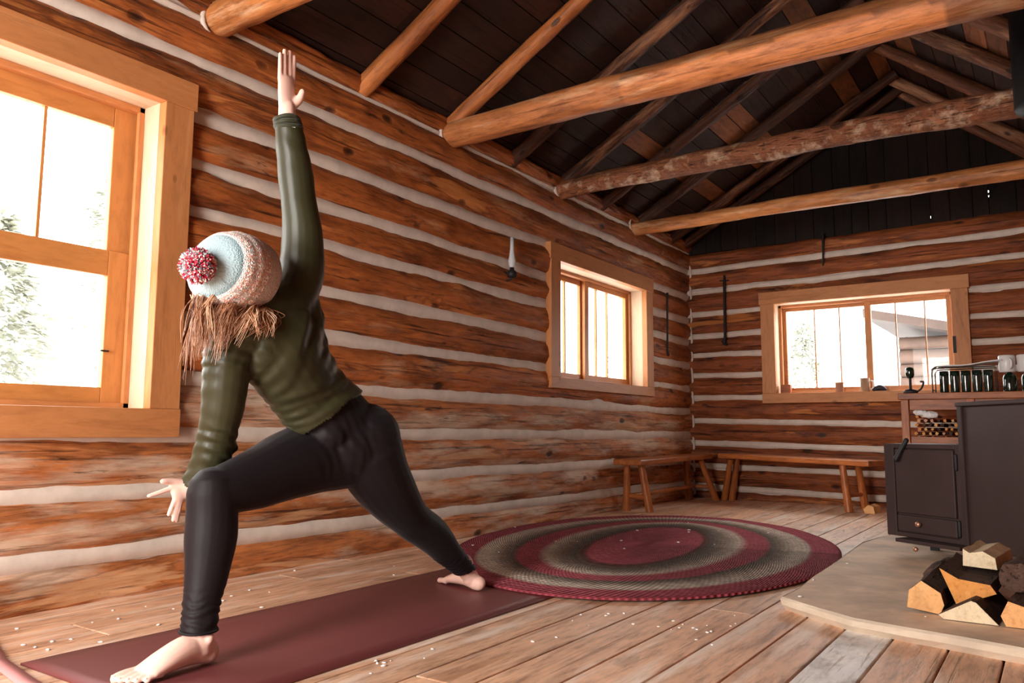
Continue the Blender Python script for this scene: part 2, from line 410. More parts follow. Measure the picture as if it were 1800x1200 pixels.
M_BROWN = plain('brown_wooden_block', (.40, .23, .14), rough=.7)
M_DARK = plain('dark_small_thing', (.02, .015, .02), rough=.5)
M_GLASSG = plain('dark_green_glass', (.004, .016, .010), rough=.08, spec=.8, coat=.6)
M_SKIN = plain('skin', (.80, .50, .41), rough=.5, spec=.35, noise_amt=.05, nscale=14)
M_SKIN.node_tree.nodes['Principled BSDF'].inputs['Subsurface Weight'].default_value = .15
M_SKIN.node_tree.nodes['Principled BSDF'].inputs['Subsurface Radius'].default_value = (.02, .006, .003)
M_NAIL = plain('toe_nail', (.80, .52, .46), rough=.3)
M_LEG = plain('black_leggings', (.0075, .0042, .0055), rough=.6, spec=.2, sheen=.08)
M_CUFFS = plain('sleeve_cuff_cloth', (.030, .030, .014), rough=.6, spec=.3, sheen=.2)
M_REFL = plain('pale_cuff_mark', (.7, .68, .62), rough=.4)
M_EXTW = plain('weathered_log', (.10, .060, .045), rough=.8, noise_amt=.25, nscale=4)
M_EXTR = plain('shed_roof_edge', (.06, .038, .03), rough=.8, noise_amt=.2, nscale=4)
M_NEEDLE = plain('hazed_pine_needles', (.30, .30, .235), rough=.8, noise_amt=.4, nscale=3)  # lifted pale: overexposure and window haze painted into the needle colour
M_TRUNK = plain('tree_trunk', (.08, .06, .05), rough=.9, noise_amt=.3, nscale=6)

# satin shirt with soft creases
def shirt_mat():
    m, nt, b = newmat('olive_shirt_cloth'); L = nt.links.new
    b.inputs['Base Color'].default_value = (.030, .028, .011, 1); b.inputs['Roughness'].default_value = .45
    b.inputs['Specular IOR Level'].default_value = .35
    b.inputs['Sheen Weight'].default_value = .18; b.inputs['Sheen Roughness'].default_value = .35
    b.inputs['Sheen Tint'].default_value = (.75, .72, .45, 1)
    return m
M_SHIRT = shirt_mat()

def glass_mat():
    m = bpy.data.materials.new('window_glass'); m.use_nodes = True; nt = m.node_tree; nt.nodes.clear(); L = nt.links.new
    o = nt.nodes.new('ShaderNodeOutputMaterial'); t = nt.nodes.new('ShaderNodeBsdfTransparent'); g = nt.nodes.new('ShaderNodeBsdfGlossy')
    t.inputs[0].default_value = (.96, .97, .97, 1); g.inputs['Roughness'].default_value = .02
    x = nt.nodes.new('ShaderNodeMixShader'); x.inputs[0].default_value = .012
    L(t.outputs[0], x.inputs[1]); L(g.outputs[0], x.inputs[2]); L(x.outputs[0], o.inputs[0]); return m
M_GLASS = glass_mat()

def clear_glass():
    m, nt, b = newmat('lamp_chimney_glass')
    b.inputs['Base Color'].default_value = (.9, .92, .93, 1); b.inputs['Roughness'].default_value = .12
    b.inputs['Transmission Weight'].default_value = .55; b.inputs['IOR'].default_value = 1.3
    return m
M_LAMPG = clear_glass()

def hat_mat():
    m, nt, b = newmat('knit_hat_wool'); L = nt.links.new
    at = nt.nodes.new('ShaderNodeAttribute'); at.attribute_name = 'lc'
    sp = nt.nodes.new('ShaderNodeSeparateXYZ'); L(at.outputs['Vector'], sp.inputs[0])
    t = sp.outputs[0]   # distance along the head axis, crown positive
    base = ramp(nt, t, [(.0, (.45, .36, .34)), (.30, (.50, .42, .39)), (.36, (.62, .60, .57)), (.45, (.62, .50, .45)), (.745, (.66, .58, .53)), (.76, (.88, .88, .86)), (.785, (.88, .88, .86)), (.80, (.24, .38, .43)), (.86, (.36, .50, .54)), (1.0, (.38, .50, .54))], 'LINEAR').outputs[0]
    mp = mapped(nt, (62, 150, 0))
    v = N(nt, 'ShaderNodeTexVoronoi', i_Scale=1.0); L(mp, v.inputs[0])
    hue = ramp(nt, v.outputs['Color'], [(.0, (.20, .30, .33)), (.25, (.62, .20, .17)), (.45, (.85, .82, .76)), (.62, (.75, .42, .28)), (.8, (.36, .42, .36)), (1, (.9, .88, .84))], 'CONSTANT').outputs[0]
    band = ramp(nt, t, [(.0, (.25, .25, .25)), (.3, (.3, .3, .3)), (.36, (.85, .85, .85)), (.74, (.8, .8, .8)), (.755, (0, 0, 0)), (1, (.0, .0, .0))]).outputs[0]
    c = mix(nt, band, base, hue)
    L(c, b.inputs['Base Color']); b.inputs['Roughness'].default_value = .95
    b.inputs['Sheen Weight'].default_value = .3
    bu = N(nt, 'ShaderNodeBump', i_Strength=.6, i_Distance=.004); L(v.outputs['Distance'], bu.inputs['Height']); L(bu.outputs[0], b.inputs['Normal'])
    return m
M_HAT = hat_mat()
def pom_mat():
    m, nt, b = newmat('pompom_wool'); L = nt.links.new
    at = nt.nodes.new('ShaderNodeAttribute'); at.attribute_name = 'tone'
    c = ramp(nt, at.outputs['Fac'], [(0, (.55, .03, .08)), (.34, (.78, .70, .68)), (.55, (.20, .28, .33)), (.7, (.70, .18, .18)), (.85, (.85, .82, .80))], 'CONSTANT').outputs[0]
    L(c, b.inputs['Base Color']); b.inputs['Roughness'].default_value = .95
    return m
M_POM = pom_mat()
def hair_mat():
    m, nt, b = newmat('auburn_hair'); L = nt.links.new
    at = nt.nodes.new('ShaderNodeAttribute'); at.attribute_name = 'tone'
    c = ramp(nt, at.outputs['Fac'], [(0, (.22, .085, .04)), (.5, (.56, .28, .15)), (1, (.90, .62, .42))]).outputs[0]
    L(c, b.inputs['Base Color']); b.inputs['Roughness'].default_value = .4; b.inputs['Specular IOR Level'].default_value = .6
    return m
M_HAIR = hair_mat()

def rug_mat():
    m, nt, b = newmat('braided_rug_wool'); L = nt.links.new
    at = nt.nodes.new('ShaderNodeAttribute'); at.attribute_name = 'lc'
    sp = nt.nodes.new('ShaderNodeSeparateXYZ'); L(at.outputs['Vector'], sp.inputs[0])
    ring = sp.outputs[0]; ang = sp.outputs[1]
    red = (.38, .085, .105); grey = (.56, .46, .38); dk = (.13, .105, .085); mid = (.26, .20, .16)
    c = ramp(nt, ring, [(.0, red), (.27, red), (.29, (.12, .05, .04)), (.33, dk), (.40, mid), (.48, grey), (.53, red), (.63, red), (.66, dk), (.71, mid), (.78, grey), (.84, grey), (.865, red), (.95, red), (.97, (.36, .08, .10)), (1.0, (.28, .05, .065))]).outputs[0]
    # braid plaits
    w = N(nt, 'ShaderNodeTexWave', i_Scale=1.0, i_Distortion=.0); w.bands_direction = 'DIAGONAL'
    cm = N(nt, 'ShaderNodeCombineXYZ')
    k1 = N(nt, 'ShaderNodeMath', operation='MULTIPLY'); k1.inputs[1].default_value = 6.9; L(ring, k1.inputs[0])
    k2 = N(nt, 'ShaderNodeMath', operation='MULTIPLY'); k2.inputs[1].default_value = 5.5; L(ang, k2.inputs[0])
    L(k1.outputs[0], cm.inputs[0]); L(k2.outputs[0], cm.inputs[1]); L(cm.outputs[0], w.inputs[0])
    wr = ramp(nt, w.outputs[0], [(.0, (.60, .58, .56)), (.4, (.95, .95, .95)), (.8, (1.08, 1.08, 1.08))]).outputs[0]
    c = mix(nt, 1.0, c, wr, 'MULTIPLY')
    n = N(nt, 'ShaderNodeTexNoise', i_Scale=30.0, i_Detail=4.0); tc = nt.nodes.new('ShaderNodeTexCoord'); L(tc.outputs['Object'], n.inputs[0])
    c = mix(nt, .5, c, mix(nt, 1.0, c, ramp(nt, n.outputs[0], [(.3, (.5, .5, .5)), (.7, (1.5, 1.5, 1.5))]).outputs[0], 'MULTIPLY'))
    L(c, b.inputs['Base Color']); b.inputs['Roughness'].default_value = .95; b.inputs['Specular IOR Level'].default_value = .1
    bu = N(nt, 'ShaderNodeBump', i_Strength=.7, i_Distance=.008); L(w.outputs[0], bu.inputs['Height']); L(bu.outputs[0], b.inputs['Normal'])
    return m
M_RUG = rug_mat()

# ------------------------------------------------------------------ the cabin shell
WX, BY = -2.81, 7.0          # inner face of the window wall, inner face of the end wall
RX = 1.20                    # unseen wall behind the camera's shoulder
FY = -1.1                    # unseen wall behind the camera
RIDGE_X = -0.93
SL, SR = .565, .80
EAVE = 2.385
RIDGE_Z = EAVE + SL * (RIDGE_X - WX)
def roof_z(x): return RIDGE_Z - (SL * (RIDGE_X - x) if x < RIDGE_X else SR * (x - RIDGE_X))

# openings (inner edge of the casing): (a0, a1, z0, z1) along the wall
W1 = (0.44, 1.66, 0.672, 1.850)
W2 = (4.60, 5.975, 0.955, 1.752)
W3 = (-2.000, -0.640, 0.925, 1.705)
def inside(a, z, w, g): return w[0] - g < a < w[1] + g and w[2] - g < z < w[3] + g

def wall_sheet(mb, holes, a0, a1, z0, z1, place, th):
    """flat slab with rectangular openings, cut as a grid; place(a, z, depth)"""
    A = sorted({a0, a1, *[h[i] for h in holes for i in (0, 1)]}); Z = sorted({z0, z1, *[h[i] for h in holes for i in (2, 3)]})
    for i in range(len(A) - 1):
        for j in range(len(Z) - 1):
            ca, cz = (A[i] + A[i + 1]) / 2, (Z[j] + Z[j + 1]) / 2
            if any(h[0] < ca < h[1] and h[2] < cz < h[3] for h in holes): continue
            mb.bb(place(A[i], Z[j], 0), place(A[i + 1], Z[j + 1], th), tone=.5)

def chink_strip(mb, zf, a0, a1, place, half, seed, keep):
    """rounded mortar bead following zf(t)"""
    nl = int((a1 - a0) / .04); vs = []; lcs = []; na = 6
    for i in range(nl + 1):
        t = i / nl; a = a0 + (a1 - a0) * t
        z = zf(t) + .006 * mnoise.noise(Vector((a * 1.7, seed * 3.3, 0)))
        hh = half * (1 + .25 * mnoise.noise(Vector((a * 2.1, seed, 7))))
        for k in range(na + 1):
            q = -1 + 2 * k / na
            vs.append(place(a, z + q * hh, -.016 * (1 - q * q) - .002 * mnoise.noise(Vector((a * 5, q * 3, seed)))))
            lcs.append((a, z, 0))
    n = na + 1
    fs = [(i * n + k, (i + 1) * n + k, (i + 1) * n + k + 1, i * n + k + 1) for i in range(nl) for k in range(na)]
    fs = [f for f in fs if keep(Vector([sum(vs[j][q] for j in f) / 4 for q in range(3)]))]
    mb.add(vs, fs, lcs, .5, True)

# window wall
ZN = [-.06, .161, .37, .58, .797, 1.033, 1.25, 1.467, 1.655, 1.86, 2.088, 2.272, 2.40]
ZF = [-.06, .12, .335, .565, .775, .985, 1.20, 1.412, 1.615, 1.842, 2.088, 2.262, 2.39]
def zl(i, y):
    t = (y - 1.8) / 5.05
    return ZN[i] + (ZF[i] - ZN[i]) * t
holesL = [W1, W2]
keepL = lambda c: not any(inside(c.y, c.z, w, .055) for w in holesL)
up_mb, lo_mb, ch = MB(), MB(), MB()
Y0, Y1 = FY - .1, BY + .1
for i in range(12):
    za0, za1 = zl(i, Y0), zl(i, Y1); zb0, zb1 = zl(i + 1, Y0), zl(i + 1, Y1)
    h = ((zb0 - za0) + (zb1 - za1)) / 2
    vis = (h - (.050 if i < 10 else .028)) / 2
    depth = .036
    rr = (vis * vis + depth * depth) / (2 * depth)
    rr = min(rr, .13)
    xc = WX + depth - rr
    mb = lo_mb if i < 4 else up_mb
    mb.log((xc, Y0, (za0 + zb0) / 2), (xc, Y1, (za1 + zb1) / 2), rr, rr, seed=i + 1, nl=420, na=24, rough=.015, up=(1, 0, 0), a0=-1.25, a1=1.25, caps=False, keep=keepL, tone=[.5, .45, .55, .4, .6, .42, .62, .5, .55, .45, .4, .5][i])
wl = up_mb.build('wall_left', M_LOG); tag(wl, kind='structure')
lo = lo_mb.build('worn_lower_logs', M_LOGLOW, wl); lo['label'] = 'worn pale lower wall logs'
wall_sheet(ch, [(w[0] - .02, w[1] + .02, w[2] - .02, w[3] + .02) for w in holesL], Y0, Y1, -.1, 2.36, lambda a, z, d: (WX - .004 - d, a, z), .1)
for i in range(1, 12):
    chink_strip(ch, lambda t, i=i: zl(i, Y0 + (Y1 - Y0) * t), Y0, Y1, lambda a, z, d: (WX - d, a, z), .036 if i < 11 else .014, i, keepL)
c_ = ch.build('chinking', M_CHINK, wl); c_['label'] = 'pale mortar chinking'

# end wall with its window
ZBL = [-.10, .10, .292, .491, .698, .902, 1.107, 1.292, 1.467, 1.675, 1.879, 2.084, 2.262]
ZBR = [-.12, .045, .232, .436, .638, .858, 1.072, 1.285, 1.485, 1.70, 1.925, 2.11, 2.275]
def zb(i, x):
    t = (x + 2.75) / 2.6
    return ZBL[i] + (ZBR[i] - ZBL[i]) * t
keepB = lambda c: not inside(c.x, c.z, W3, .055)
bm_, ch = MB(), MB()
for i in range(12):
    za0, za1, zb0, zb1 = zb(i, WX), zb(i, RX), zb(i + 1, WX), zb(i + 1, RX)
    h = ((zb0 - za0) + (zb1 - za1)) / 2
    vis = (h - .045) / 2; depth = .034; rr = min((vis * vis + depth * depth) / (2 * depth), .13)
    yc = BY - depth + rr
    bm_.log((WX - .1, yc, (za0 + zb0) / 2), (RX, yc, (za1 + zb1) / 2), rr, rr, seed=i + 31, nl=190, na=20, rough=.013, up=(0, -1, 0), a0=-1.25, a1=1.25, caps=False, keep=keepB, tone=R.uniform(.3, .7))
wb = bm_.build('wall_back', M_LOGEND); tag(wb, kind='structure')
wall_sheet(ch, [(W3[0] - .02, W3[1] + .02, W3[2] - .02, W3[3] + .02)], WX - .1, RX + .1, -.1, 2.20, lambda a, z, d: (a, BY + .004 + d, z), .1)
for i in range(1, 12):
    chink_strip(ch, lambda t, i=i: zb(i, WX + (RX - WX) * t), WX, RX, lambda a, z, d: (a, BY + d, z), .027, i + 50, keepB)
for j in range(11):   # zigzag mortar in the corner
    z0, z1 = ZBL[j + 1] - .1, ZBL[j + 1] + .1
    ch.tube([(WX + .03, BY - .012, z0), (WX + .042, BY - .02, (z0 + z1) / 2 - .03), (WX + .028, BY - .014, z1)], [.006, .011, .006], n=8, sub=4)
c_ = ch.build('chinking', M_CHINK, wb); c_['label'] = 'pale mortar chinking'
# gable boards above it, with two tiny gaps that let daylight in
g = MB(); x = WX - .1
while x < RX:
    w = R.uniform(.13, .19); x1 = min(x + w, RX); gp = .003
    for sx in (-.755, -.349):
        if x + .02 < sx < x1 + .06: x1 = sx; break
    top = lambda q: roof_z(q) + .02
    zs = [(2.25, None)]
    y0, y1 = BY + .02, BY + .045
    tn = R.random()
    vs = [(x + .003, y0, 2.25), (x1 - .003, y0, 2.25), (x1 - .003, y0, top(x1)), (x + .003, y0, top(x)), (x + .003, y1, 2.25), (x1 - .003, y1, 2.25), (x1 - .003, y1, top(x1)), (x + .003, y1, top(x))]
    o = R.uniform(0, 60)
    g.add(vs, [(0, 1, 2, 3), (7, 6, 5, 4), (0, 4, 5, 1), (1, 5, 6, 2), (2, 6, 7, 3), (3, 7, 4, 0)], [(v[2] + o, v[0] + o, v[1]) for v in vs], tn, False)
    x = x1
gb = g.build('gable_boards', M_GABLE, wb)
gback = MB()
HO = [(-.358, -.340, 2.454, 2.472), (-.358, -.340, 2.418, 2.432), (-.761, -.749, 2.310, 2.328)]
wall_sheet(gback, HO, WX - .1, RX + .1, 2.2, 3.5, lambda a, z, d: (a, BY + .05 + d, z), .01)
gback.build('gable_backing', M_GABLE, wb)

# floor
fl = MB(); fw = MB(); x = WX - .1
edges = [-2.91, -2.70, -2.545, -2.33, -2.17, -2.01, -1.85, -1.69, -1.50, -1.343, -1.187, -1.02, -.86, -.712, -.577, -.437, -.291, -.158, 0, .16, .32, .48, .64, .8, .96, 1.12, 1.3]
for i in range(len(edges) - 1):
    y = FY - .1
    while y < BY + .1:
        ln = R.uniform(2.2, 4.4) if not (-1.2 < edges[i] < -.1) else R.uniform(3.8, 5.5)
        y1 = min(y + ln, BY + .12)
        (fw if edges[i] == -.577 and y < 2.0 < y1 else fl).bb((edges[i] + .003, y + .002, -.035), (edges[i + 1] - .003, y1 - .002, 0), tone=R.uniform(.15, .85), axis=1); y = y1
flo = fl.build('floor', M_FLOOR, bevel=.003); o = fw.build('worn_white_board', M_FLOORW, flo, bevel=.003); o['label'] = 'whitish worn floor board'; tag(flo, kind='structure')
sf = MB().bb((WX - .2, FY - .2, -.08), (RX + .2, BY + .2, -.036), tone=0); sf.build('subfloor', M_GABLE, flo)

# unseen walls and roof
wr = MB(); wall_sheet(wr, [], FY, BY, 0, 1.75, lambda a, z, d: (RX + d, a, z), .1)
o = wr.build('wall_right', M_LOG); tag(o, kind='structure')
wf = MB(); wall_sheet(wf, [(-2.05, -.95, 0.02, 2.05)], WX - .1, RX + .1, 0, 3.5, lambda a, z, d: (a, FY - d, z), .1)
o = wf.build('wall_front', M_LOG); tag(o, kind='structure')

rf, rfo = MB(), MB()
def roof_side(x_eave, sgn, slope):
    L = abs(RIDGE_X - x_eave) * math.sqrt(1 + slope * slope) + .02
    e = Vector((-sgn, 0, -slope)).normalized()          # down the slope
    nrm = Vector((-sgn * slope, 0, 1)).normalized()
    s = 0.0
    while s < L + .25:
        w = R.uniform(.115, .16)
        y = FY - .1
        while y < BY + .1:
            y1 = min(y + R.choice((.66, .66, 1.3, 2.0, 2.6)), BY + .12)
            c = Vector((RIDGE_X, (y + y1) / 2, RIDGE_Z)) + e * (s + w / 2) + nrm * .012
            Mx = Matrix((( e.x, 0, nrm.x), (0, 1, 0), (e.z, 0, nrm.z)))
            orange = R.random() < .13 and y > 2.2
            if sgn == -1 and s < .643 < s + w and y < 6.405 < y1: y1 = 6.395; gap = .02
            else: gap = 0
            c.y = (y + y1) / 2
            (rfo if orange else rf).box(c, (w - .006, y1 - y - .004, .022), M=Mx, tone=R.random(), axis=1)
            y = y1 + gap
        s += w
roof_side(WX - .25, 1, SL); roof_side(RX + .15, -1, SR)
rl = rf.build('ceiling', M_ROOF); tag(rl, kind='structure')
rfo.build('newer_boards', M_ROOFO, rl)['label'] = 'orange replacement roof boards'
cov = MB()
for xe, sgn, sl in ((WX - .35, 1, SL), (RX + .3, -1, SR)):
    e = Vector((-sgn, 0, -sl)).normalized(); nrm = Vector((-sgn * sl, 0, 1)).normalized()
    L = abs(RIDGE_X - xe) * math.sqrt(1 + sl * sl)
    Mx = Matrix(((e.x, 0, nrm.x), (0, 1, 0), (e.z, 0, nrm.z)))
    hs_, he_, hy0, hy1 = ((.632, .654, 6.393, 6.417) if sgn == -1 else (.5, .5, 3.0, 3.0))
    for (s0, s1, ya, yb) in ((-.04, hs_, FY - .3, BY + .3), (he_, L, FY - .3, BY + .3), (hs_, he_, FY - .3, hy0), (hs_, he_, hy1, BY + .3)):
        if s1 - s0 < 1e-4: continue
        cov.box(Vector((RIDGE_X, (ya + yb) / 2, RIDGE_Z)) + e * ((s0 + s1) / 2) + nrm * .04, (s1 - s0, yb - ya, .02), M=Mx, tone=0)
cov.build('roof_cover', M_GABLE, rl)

# ------------------------------------------------------------------ windows
def build_window(name, w, place, trim_w, sash_fn, bottom_w=None, side_over=True):
    """place(a, z, d): a along wall, d depth outwards (negative = into the room)"""
    a0, a1, z0, z1 = w; bw = bottom_w or trim_w
    t = MB(); f = .033
    def b(A, B, mb, **k): mb.bb(place(*A), place(*B), **k)
    root_mb = MB()
    b((a0 - trim_w - (.012), z1, -.058), (a1 + trim_w + .012, z1 + trim_w - .01, -.010), root_mb, tone=.5)
    root = root_mb.build(name, M_TRIM, bevel=.003); tag(root, kind='structure')
    for nm, A, B in (('side_casing', (a0 - trim_w, z0, -.055), (a0, z1, -.012)), ('side_casing', (a1, z0, -.055), (a1 + trim_w, z1, -.012)), ('bottom_casing', (a0 - trim_w - .003, z0 - bw, -.059), (a1 + trim_w + .003, z0, -.012))):
        m = MB(); b(A, B, m, tone=R.uniform(.3, .7)); m.build(nm, M_TRIM, root, bevel=.003)
    j = MB()
    b((a0 - .022, z0 - .022, -.012), (a0, z1 + .022, .21), j); b((a1, z0 - .022, -.012), (a1 + .022, z1 + .022, .21), j)
    b((a0, z1, -.012), (a1, z1 + .022, .21), j); b((a0, z0 - .022, -.012), (a1, z0, .21), j)
    j.build('jamb', M_JAMB, root)
    st = MB()
    sw = .022
    b((a0, z0, .088), (a0 + sw, z1, .129), st); b((a1 - sw, z0, .088), (a1, z1, .107), st); b((a0, z1 - sw, .088), (a1, z1, .129), st); b((a0, z0, .088), (a1, z0 + sw, .108), st)
    st.build('stop_moulding', M_TRIM, root, bevel=.002)
    sash_fn(root, lambda A, B, mb, **k: b(A, B, mb, **k))
    return root

def sash(root, b, a0, a1, z0, z1, d, fr, muntins, mw=.011, name='sash', bot=None):
    m = MB(); bot = bot or fr
    b((a0, z0, d), (a0 + fr, z1, d + .03), m); b((a1 - fr, z0, d), (a1, z1, d + .03), m)
    b((a0 + fr, z1 - fr, d), (a1 - fr, z1, d + .03), m); b((a0 + fr, z0, d), (a1 - fr, z0 + bot, d + .03), m)
    s = m.build(name, M_SASH, root, bevel=.003)
    for q in muntins:
        k = MB(); b((q - mw / 2, z0 + bot, d + .006), (q + mw / 2, z1 - fr, d + .024), k); k.build('muntin', M_SASH, s)
    gl = MB(); b((a0 + fr, z0 + bot, d + .013), (a1 - fr, z1 - fr, d + .016), gl); gl.build('glass_pane', M_GLASS, s)
    return s

def w1_sash(root, b):
    a0, a1, z0, z1 = W1
    a0 += .001; a1 -= .001; z0 += .001; z1 -= .001
    zm = 1.25
    sash(root, b, a0, a1, zm - .016, z1, .128, .097, [1.315 - .228 * k for k in range(4) if 1.315 - .228 * k > a0 + .1], name='upper_sash', bot=.032)
    s = sash(root, b, a0, a1, z0, zm + .016, .109, .097, [], name='lower_sash', bot=.077)
    k = MB(); k.box((WX - .10, a1 - .096, .885), (.008, .03, .006), tone=.5); k.build('sash_latch', M_IRON, s)
pl_left = lambda a, z, d: (WX - d, a, z)
pl_back = lambda a, z, d: (a, BY + d, z)
r1 = build_window('window_1', W1, pl_left, .122, w1_sash, bottom_w=.105)
k = MB(); k.ball((WX + .046, .95, .615), .008); 
def w2_sash(root, b):
    a0, a1, z0, z1 = W2
    a0 += .001; a1 -= .001; z0 += .001; z1 -= .001; am = 5.245
    sash(root, b, a0, am + .02, z0, z1, .139, .060, [4.80, 4.99], name='sliding_sash', mw=.016)
    sash(root, b, am - .02, a1, z0, z1, .109, .060, [5.42, 5.60], name='sliding_sash', mw=.013)
build_window('window_2', W2, pl_left, .125, w2_sash, bottom_w=.075)
def w3_sash(root, b):
    a0, a1, z0, z1 = W3
    a0 += .001; a1 -= .001; z0 += .001; z1 -= .001; am = -1.275
    s = sash(root, b, a0, am + .022, z0, z1, .139, .050, [-1.71, -1.505], name='sliding_sash', mw=.009)
    s = sash(root, b, am - .022, a1, z0, z1, .109, .050, [-1.06, -.845], name='sliding_sash', mw=.009)
    k = MB(); k.box((W3[1] + .01, BY - .05, 1.27), (.022, .02, .13), tone=.5); k.build('window_latch', M_IRON, root)
build_window('window_3', W3, pl_back, .118, w3_sash, bottom_w=.085)

# ------------------------------------------------------------------ tie beams and rafters
def bare(x, ca, sa):
    n = mnoise.noise(Vector((x * 2.5, ca * 2, 3.0))) * .5
    if x < 1.15: return .62 - .25 * max(0, ca + n)
    if x < 2.55: return .98 if ca < .15 + n - max(0, x - 2.1) * 1.4 else .12
    return .22 + .3 * n
def beam(y, zc, r0, r1, x1, mat, label, rough, bend, seed, tonefn=None):
    m = MB().log((WX - .02, y, zc), (x1, y, zc + .005), r0, r1, seed=seed, na=28, nl=190, rough=rough, bend=bend, tonefn=bare if y == 3.43 else None)
    o = m.build('tie_beam', mat); tag(o, label, 'beam', 'log tie beams across the room')
    return o
beam(1.90, 2.295, .070, .068, .45, M_BEAM, 'pale peeled log beam crossing high above the raised hand, close to the large window', .008, 0, 61)
beam(3.43, 2.282, .074, .092, .42, M_BEAMB, 'thick smooth peeled log beam, biggest one spanning the middle of the picture', .007, 0, 62)
beam(4.66, 2.268, .060, .076, .38, M_BARK, 'rough barky log beam with peeling grey bark, second behind the thick smooth beam', .014, .012, 63)
beam(5.82, 2.240, .050, .062, .43, M_BEAM, 'slim straight log beam just before the end wall', .006, .006, 64)
RY = [0.55, 1.25, 2.08, 2.755, 3.42, 4.08, 4.70, 5.30, 5.95, 6.62, 6.92]
RN = ['', '', '', 'first beyond the raised hand', 'at the end of the thick beam', 'crossing behind the thick beam', 'beside the barky beam', 'between barky and slim beams', 'beside the slim beam', 'second from the gable boards', 'against the gable boards']
lr, rr_ = .058, .048
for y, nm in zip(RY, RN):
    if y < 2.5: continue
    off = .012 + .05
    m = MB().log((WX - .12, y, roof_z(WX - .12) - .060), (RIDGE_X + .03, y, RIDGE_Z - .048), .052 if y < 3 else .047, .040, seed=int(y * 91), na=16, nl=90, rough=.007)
    o = m.build('rafter', M_RAFT if y < 3.6 else M_RAFT_SHADE); tag(o, 'round log rafter on the window side roof, ' + nm, 'rafter', 'log rafters of the window side roof')
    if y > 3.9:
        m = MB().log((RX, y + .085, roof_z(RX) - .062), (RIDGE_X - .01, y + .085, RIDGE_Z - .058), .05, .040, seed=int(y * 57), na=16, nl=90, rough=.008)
        o = m.build('rafter', M_RAFT_LIT); tag(o, 'round log rafter on the slope over the stove, ' + {4.08: 'first above the thick beam', 4.7: 'second above the thick beam', 5.3: 'starting under the thick beam', 5.95: 'above the tiny light gap', 6.62: 'second from the gable boards', 6.92: 'against the gable boards'}[y], 'rafter', 'log rafters of the stove side roof')
# mortar around beam ends
for y, r in ((1.9, .070), (3.43, .074), (4.66, .060), (5.82, .05)):
    pts = [(WX + .012, y + math.cos(a) * (r + .008), 2.278 + math.sin(a) * (r + .006)) for a in [math.radians(q) for q in range(120, 320, 20)]]
    m = MB().tube(pts, .011, n=8); o = m.build('chinking_collar', M_CHINK, wl); o['label'] = 'pale mortar around a beam end'

# ------------------------------------------------------------------ yoga mat, strap
mt = MB(); A = (-2.215, 1.0); 
nx, ny = 10, 40; vs = []; lcs = []
def matpt(u, v): return (-2.212 + .672 * u + .004 * math.sin(v * 4), 1.022 + v * 1.93 + .0 * u, .0065 + .0015 * mnoise.noise(Vector((u * 2, v * 7, 3))))
for j in range(ny + 1):
    for i in range(nx + 1):
        vs.append(matpt(i / nx, j / ny)); lcs.append((i, j, 0))
fs = [(j * (nx + 1) + i, j * (nx + 1) + i + 1, (j + 1) * (nx + 1) + i + 1, (j + 1) * (nx + 1) + i) for j in range(ny) for i in range(nx)]
mt.add(vs, fs, lcs, .5, True)
mato = mt.build('yoga_mat', M_MAT); sm = mato.modifiers.new('s', 'SOLIDIFY'); sm.thickness = .006; sm.offset = -1
tag(mato, 'dark red rubber yoga mat laid on the plank floor under the person', 'yoga mat')
sp = MB()
pts = [(-2.74, 1.12), (-2.60, 1.09), (-2.46, 1.05), (-2.36, 1.022), (-2.28, .998), (-2.18, .982), (-2.06, .962), (-1.95, .95), (-1.80, .94), (-1.62, .945)]
vs = []; lcs = []
for i, (x, y) in enumerate(pts):
    for k, (dx, dz) in enumerate(((-.018, .002), (-.018, .006), (.018, .008), (.018, .002))):
        vs.append((x + dx * .4, y + dx, dz)); lcs.append((i, k, 0))
fs = [(i * 4 + k, i * 4 + (k + 1) % 4, i * 4 + 4 + (k + 1) % 4, i * 4 + 4 + k) for i in range(len(pts) - 1) for k in range(4)]
sp.add(vs, fs, lcs, .5, True)
o = sp.build('yoga_strap', M_STRAP); tag(o, 'pale pink cloth strap lying on the floor at the front end of the yoga mat', 'strap')

# ------------------------------------------------------------------ braided rug
rg = MB(); nr, na = 44, 240; cx, cy, ax, ay = -1.80, 3.88, .925, 1.41
ca, sa = math.cos(.22), math.sin(.22)
def rugpt(s, t, z):
    # concentric ovals around a short straight core
    core = .40
    ex = ax * s; ey = (core + (1 - core) * s) * ay if s > 0 else core * ay
    ey = ay * (core * min(1, s * 3) + (1 - core) * s) if s < .3333 else ay * (core + (1 - core) * s)
    wob = 1 + .012 * mnoise.noise(Vector((math.cos(t) * 2, math.sin(t) * 2, 3)))
    u, v = ex * math.cos(t) * wob, ey * math.sin(t) * wob
    return (cx + u * ca - v * sa, cy + u * sa + v * ca, z)
vs = []; lcs = []
for i in range(nr * 3 + 1):
    s = i / (nr * 3)
    br = abs(math.sin(i / 3 * math.pi))
    for k in range(na):
        t = 2 * math.pi * k / na
        z = .017 + .004 * br + .003 * mnoise.noise(Vector((s * 5 * math.cos(t), s * 5 * math.sin(t), 1)))
        vs.append(rugpt(max(s, .002), t, z)); lcs.append((s, t * (1.8 + 2.2 * s), 0))
for z, q in ((.013, 1.006), (.0085, 1.0)):
    for k in range(na):
        t = 2 * math.pi * k / na; vs.append(rugpt(q, t, z)); lcs.append((1, t * 4, 0))
rows = nr * 3 + 3
fs = [(i * na + k, (i + 1) * na + k, (i + 1) * na + (k + 1) % na, i * na + (k + 1) % na) for i in range(rows - 1) for k in range(na)]
fs.append(tuple(range((rows - 1) * na, rows * na)))
rg.add(vs, fs, lcs, .5, True)
o = rg.build('braided_rug', M_RUG); tag(o, 'oval braided rug in dark red and grey rings on the plank floor', 'rug')

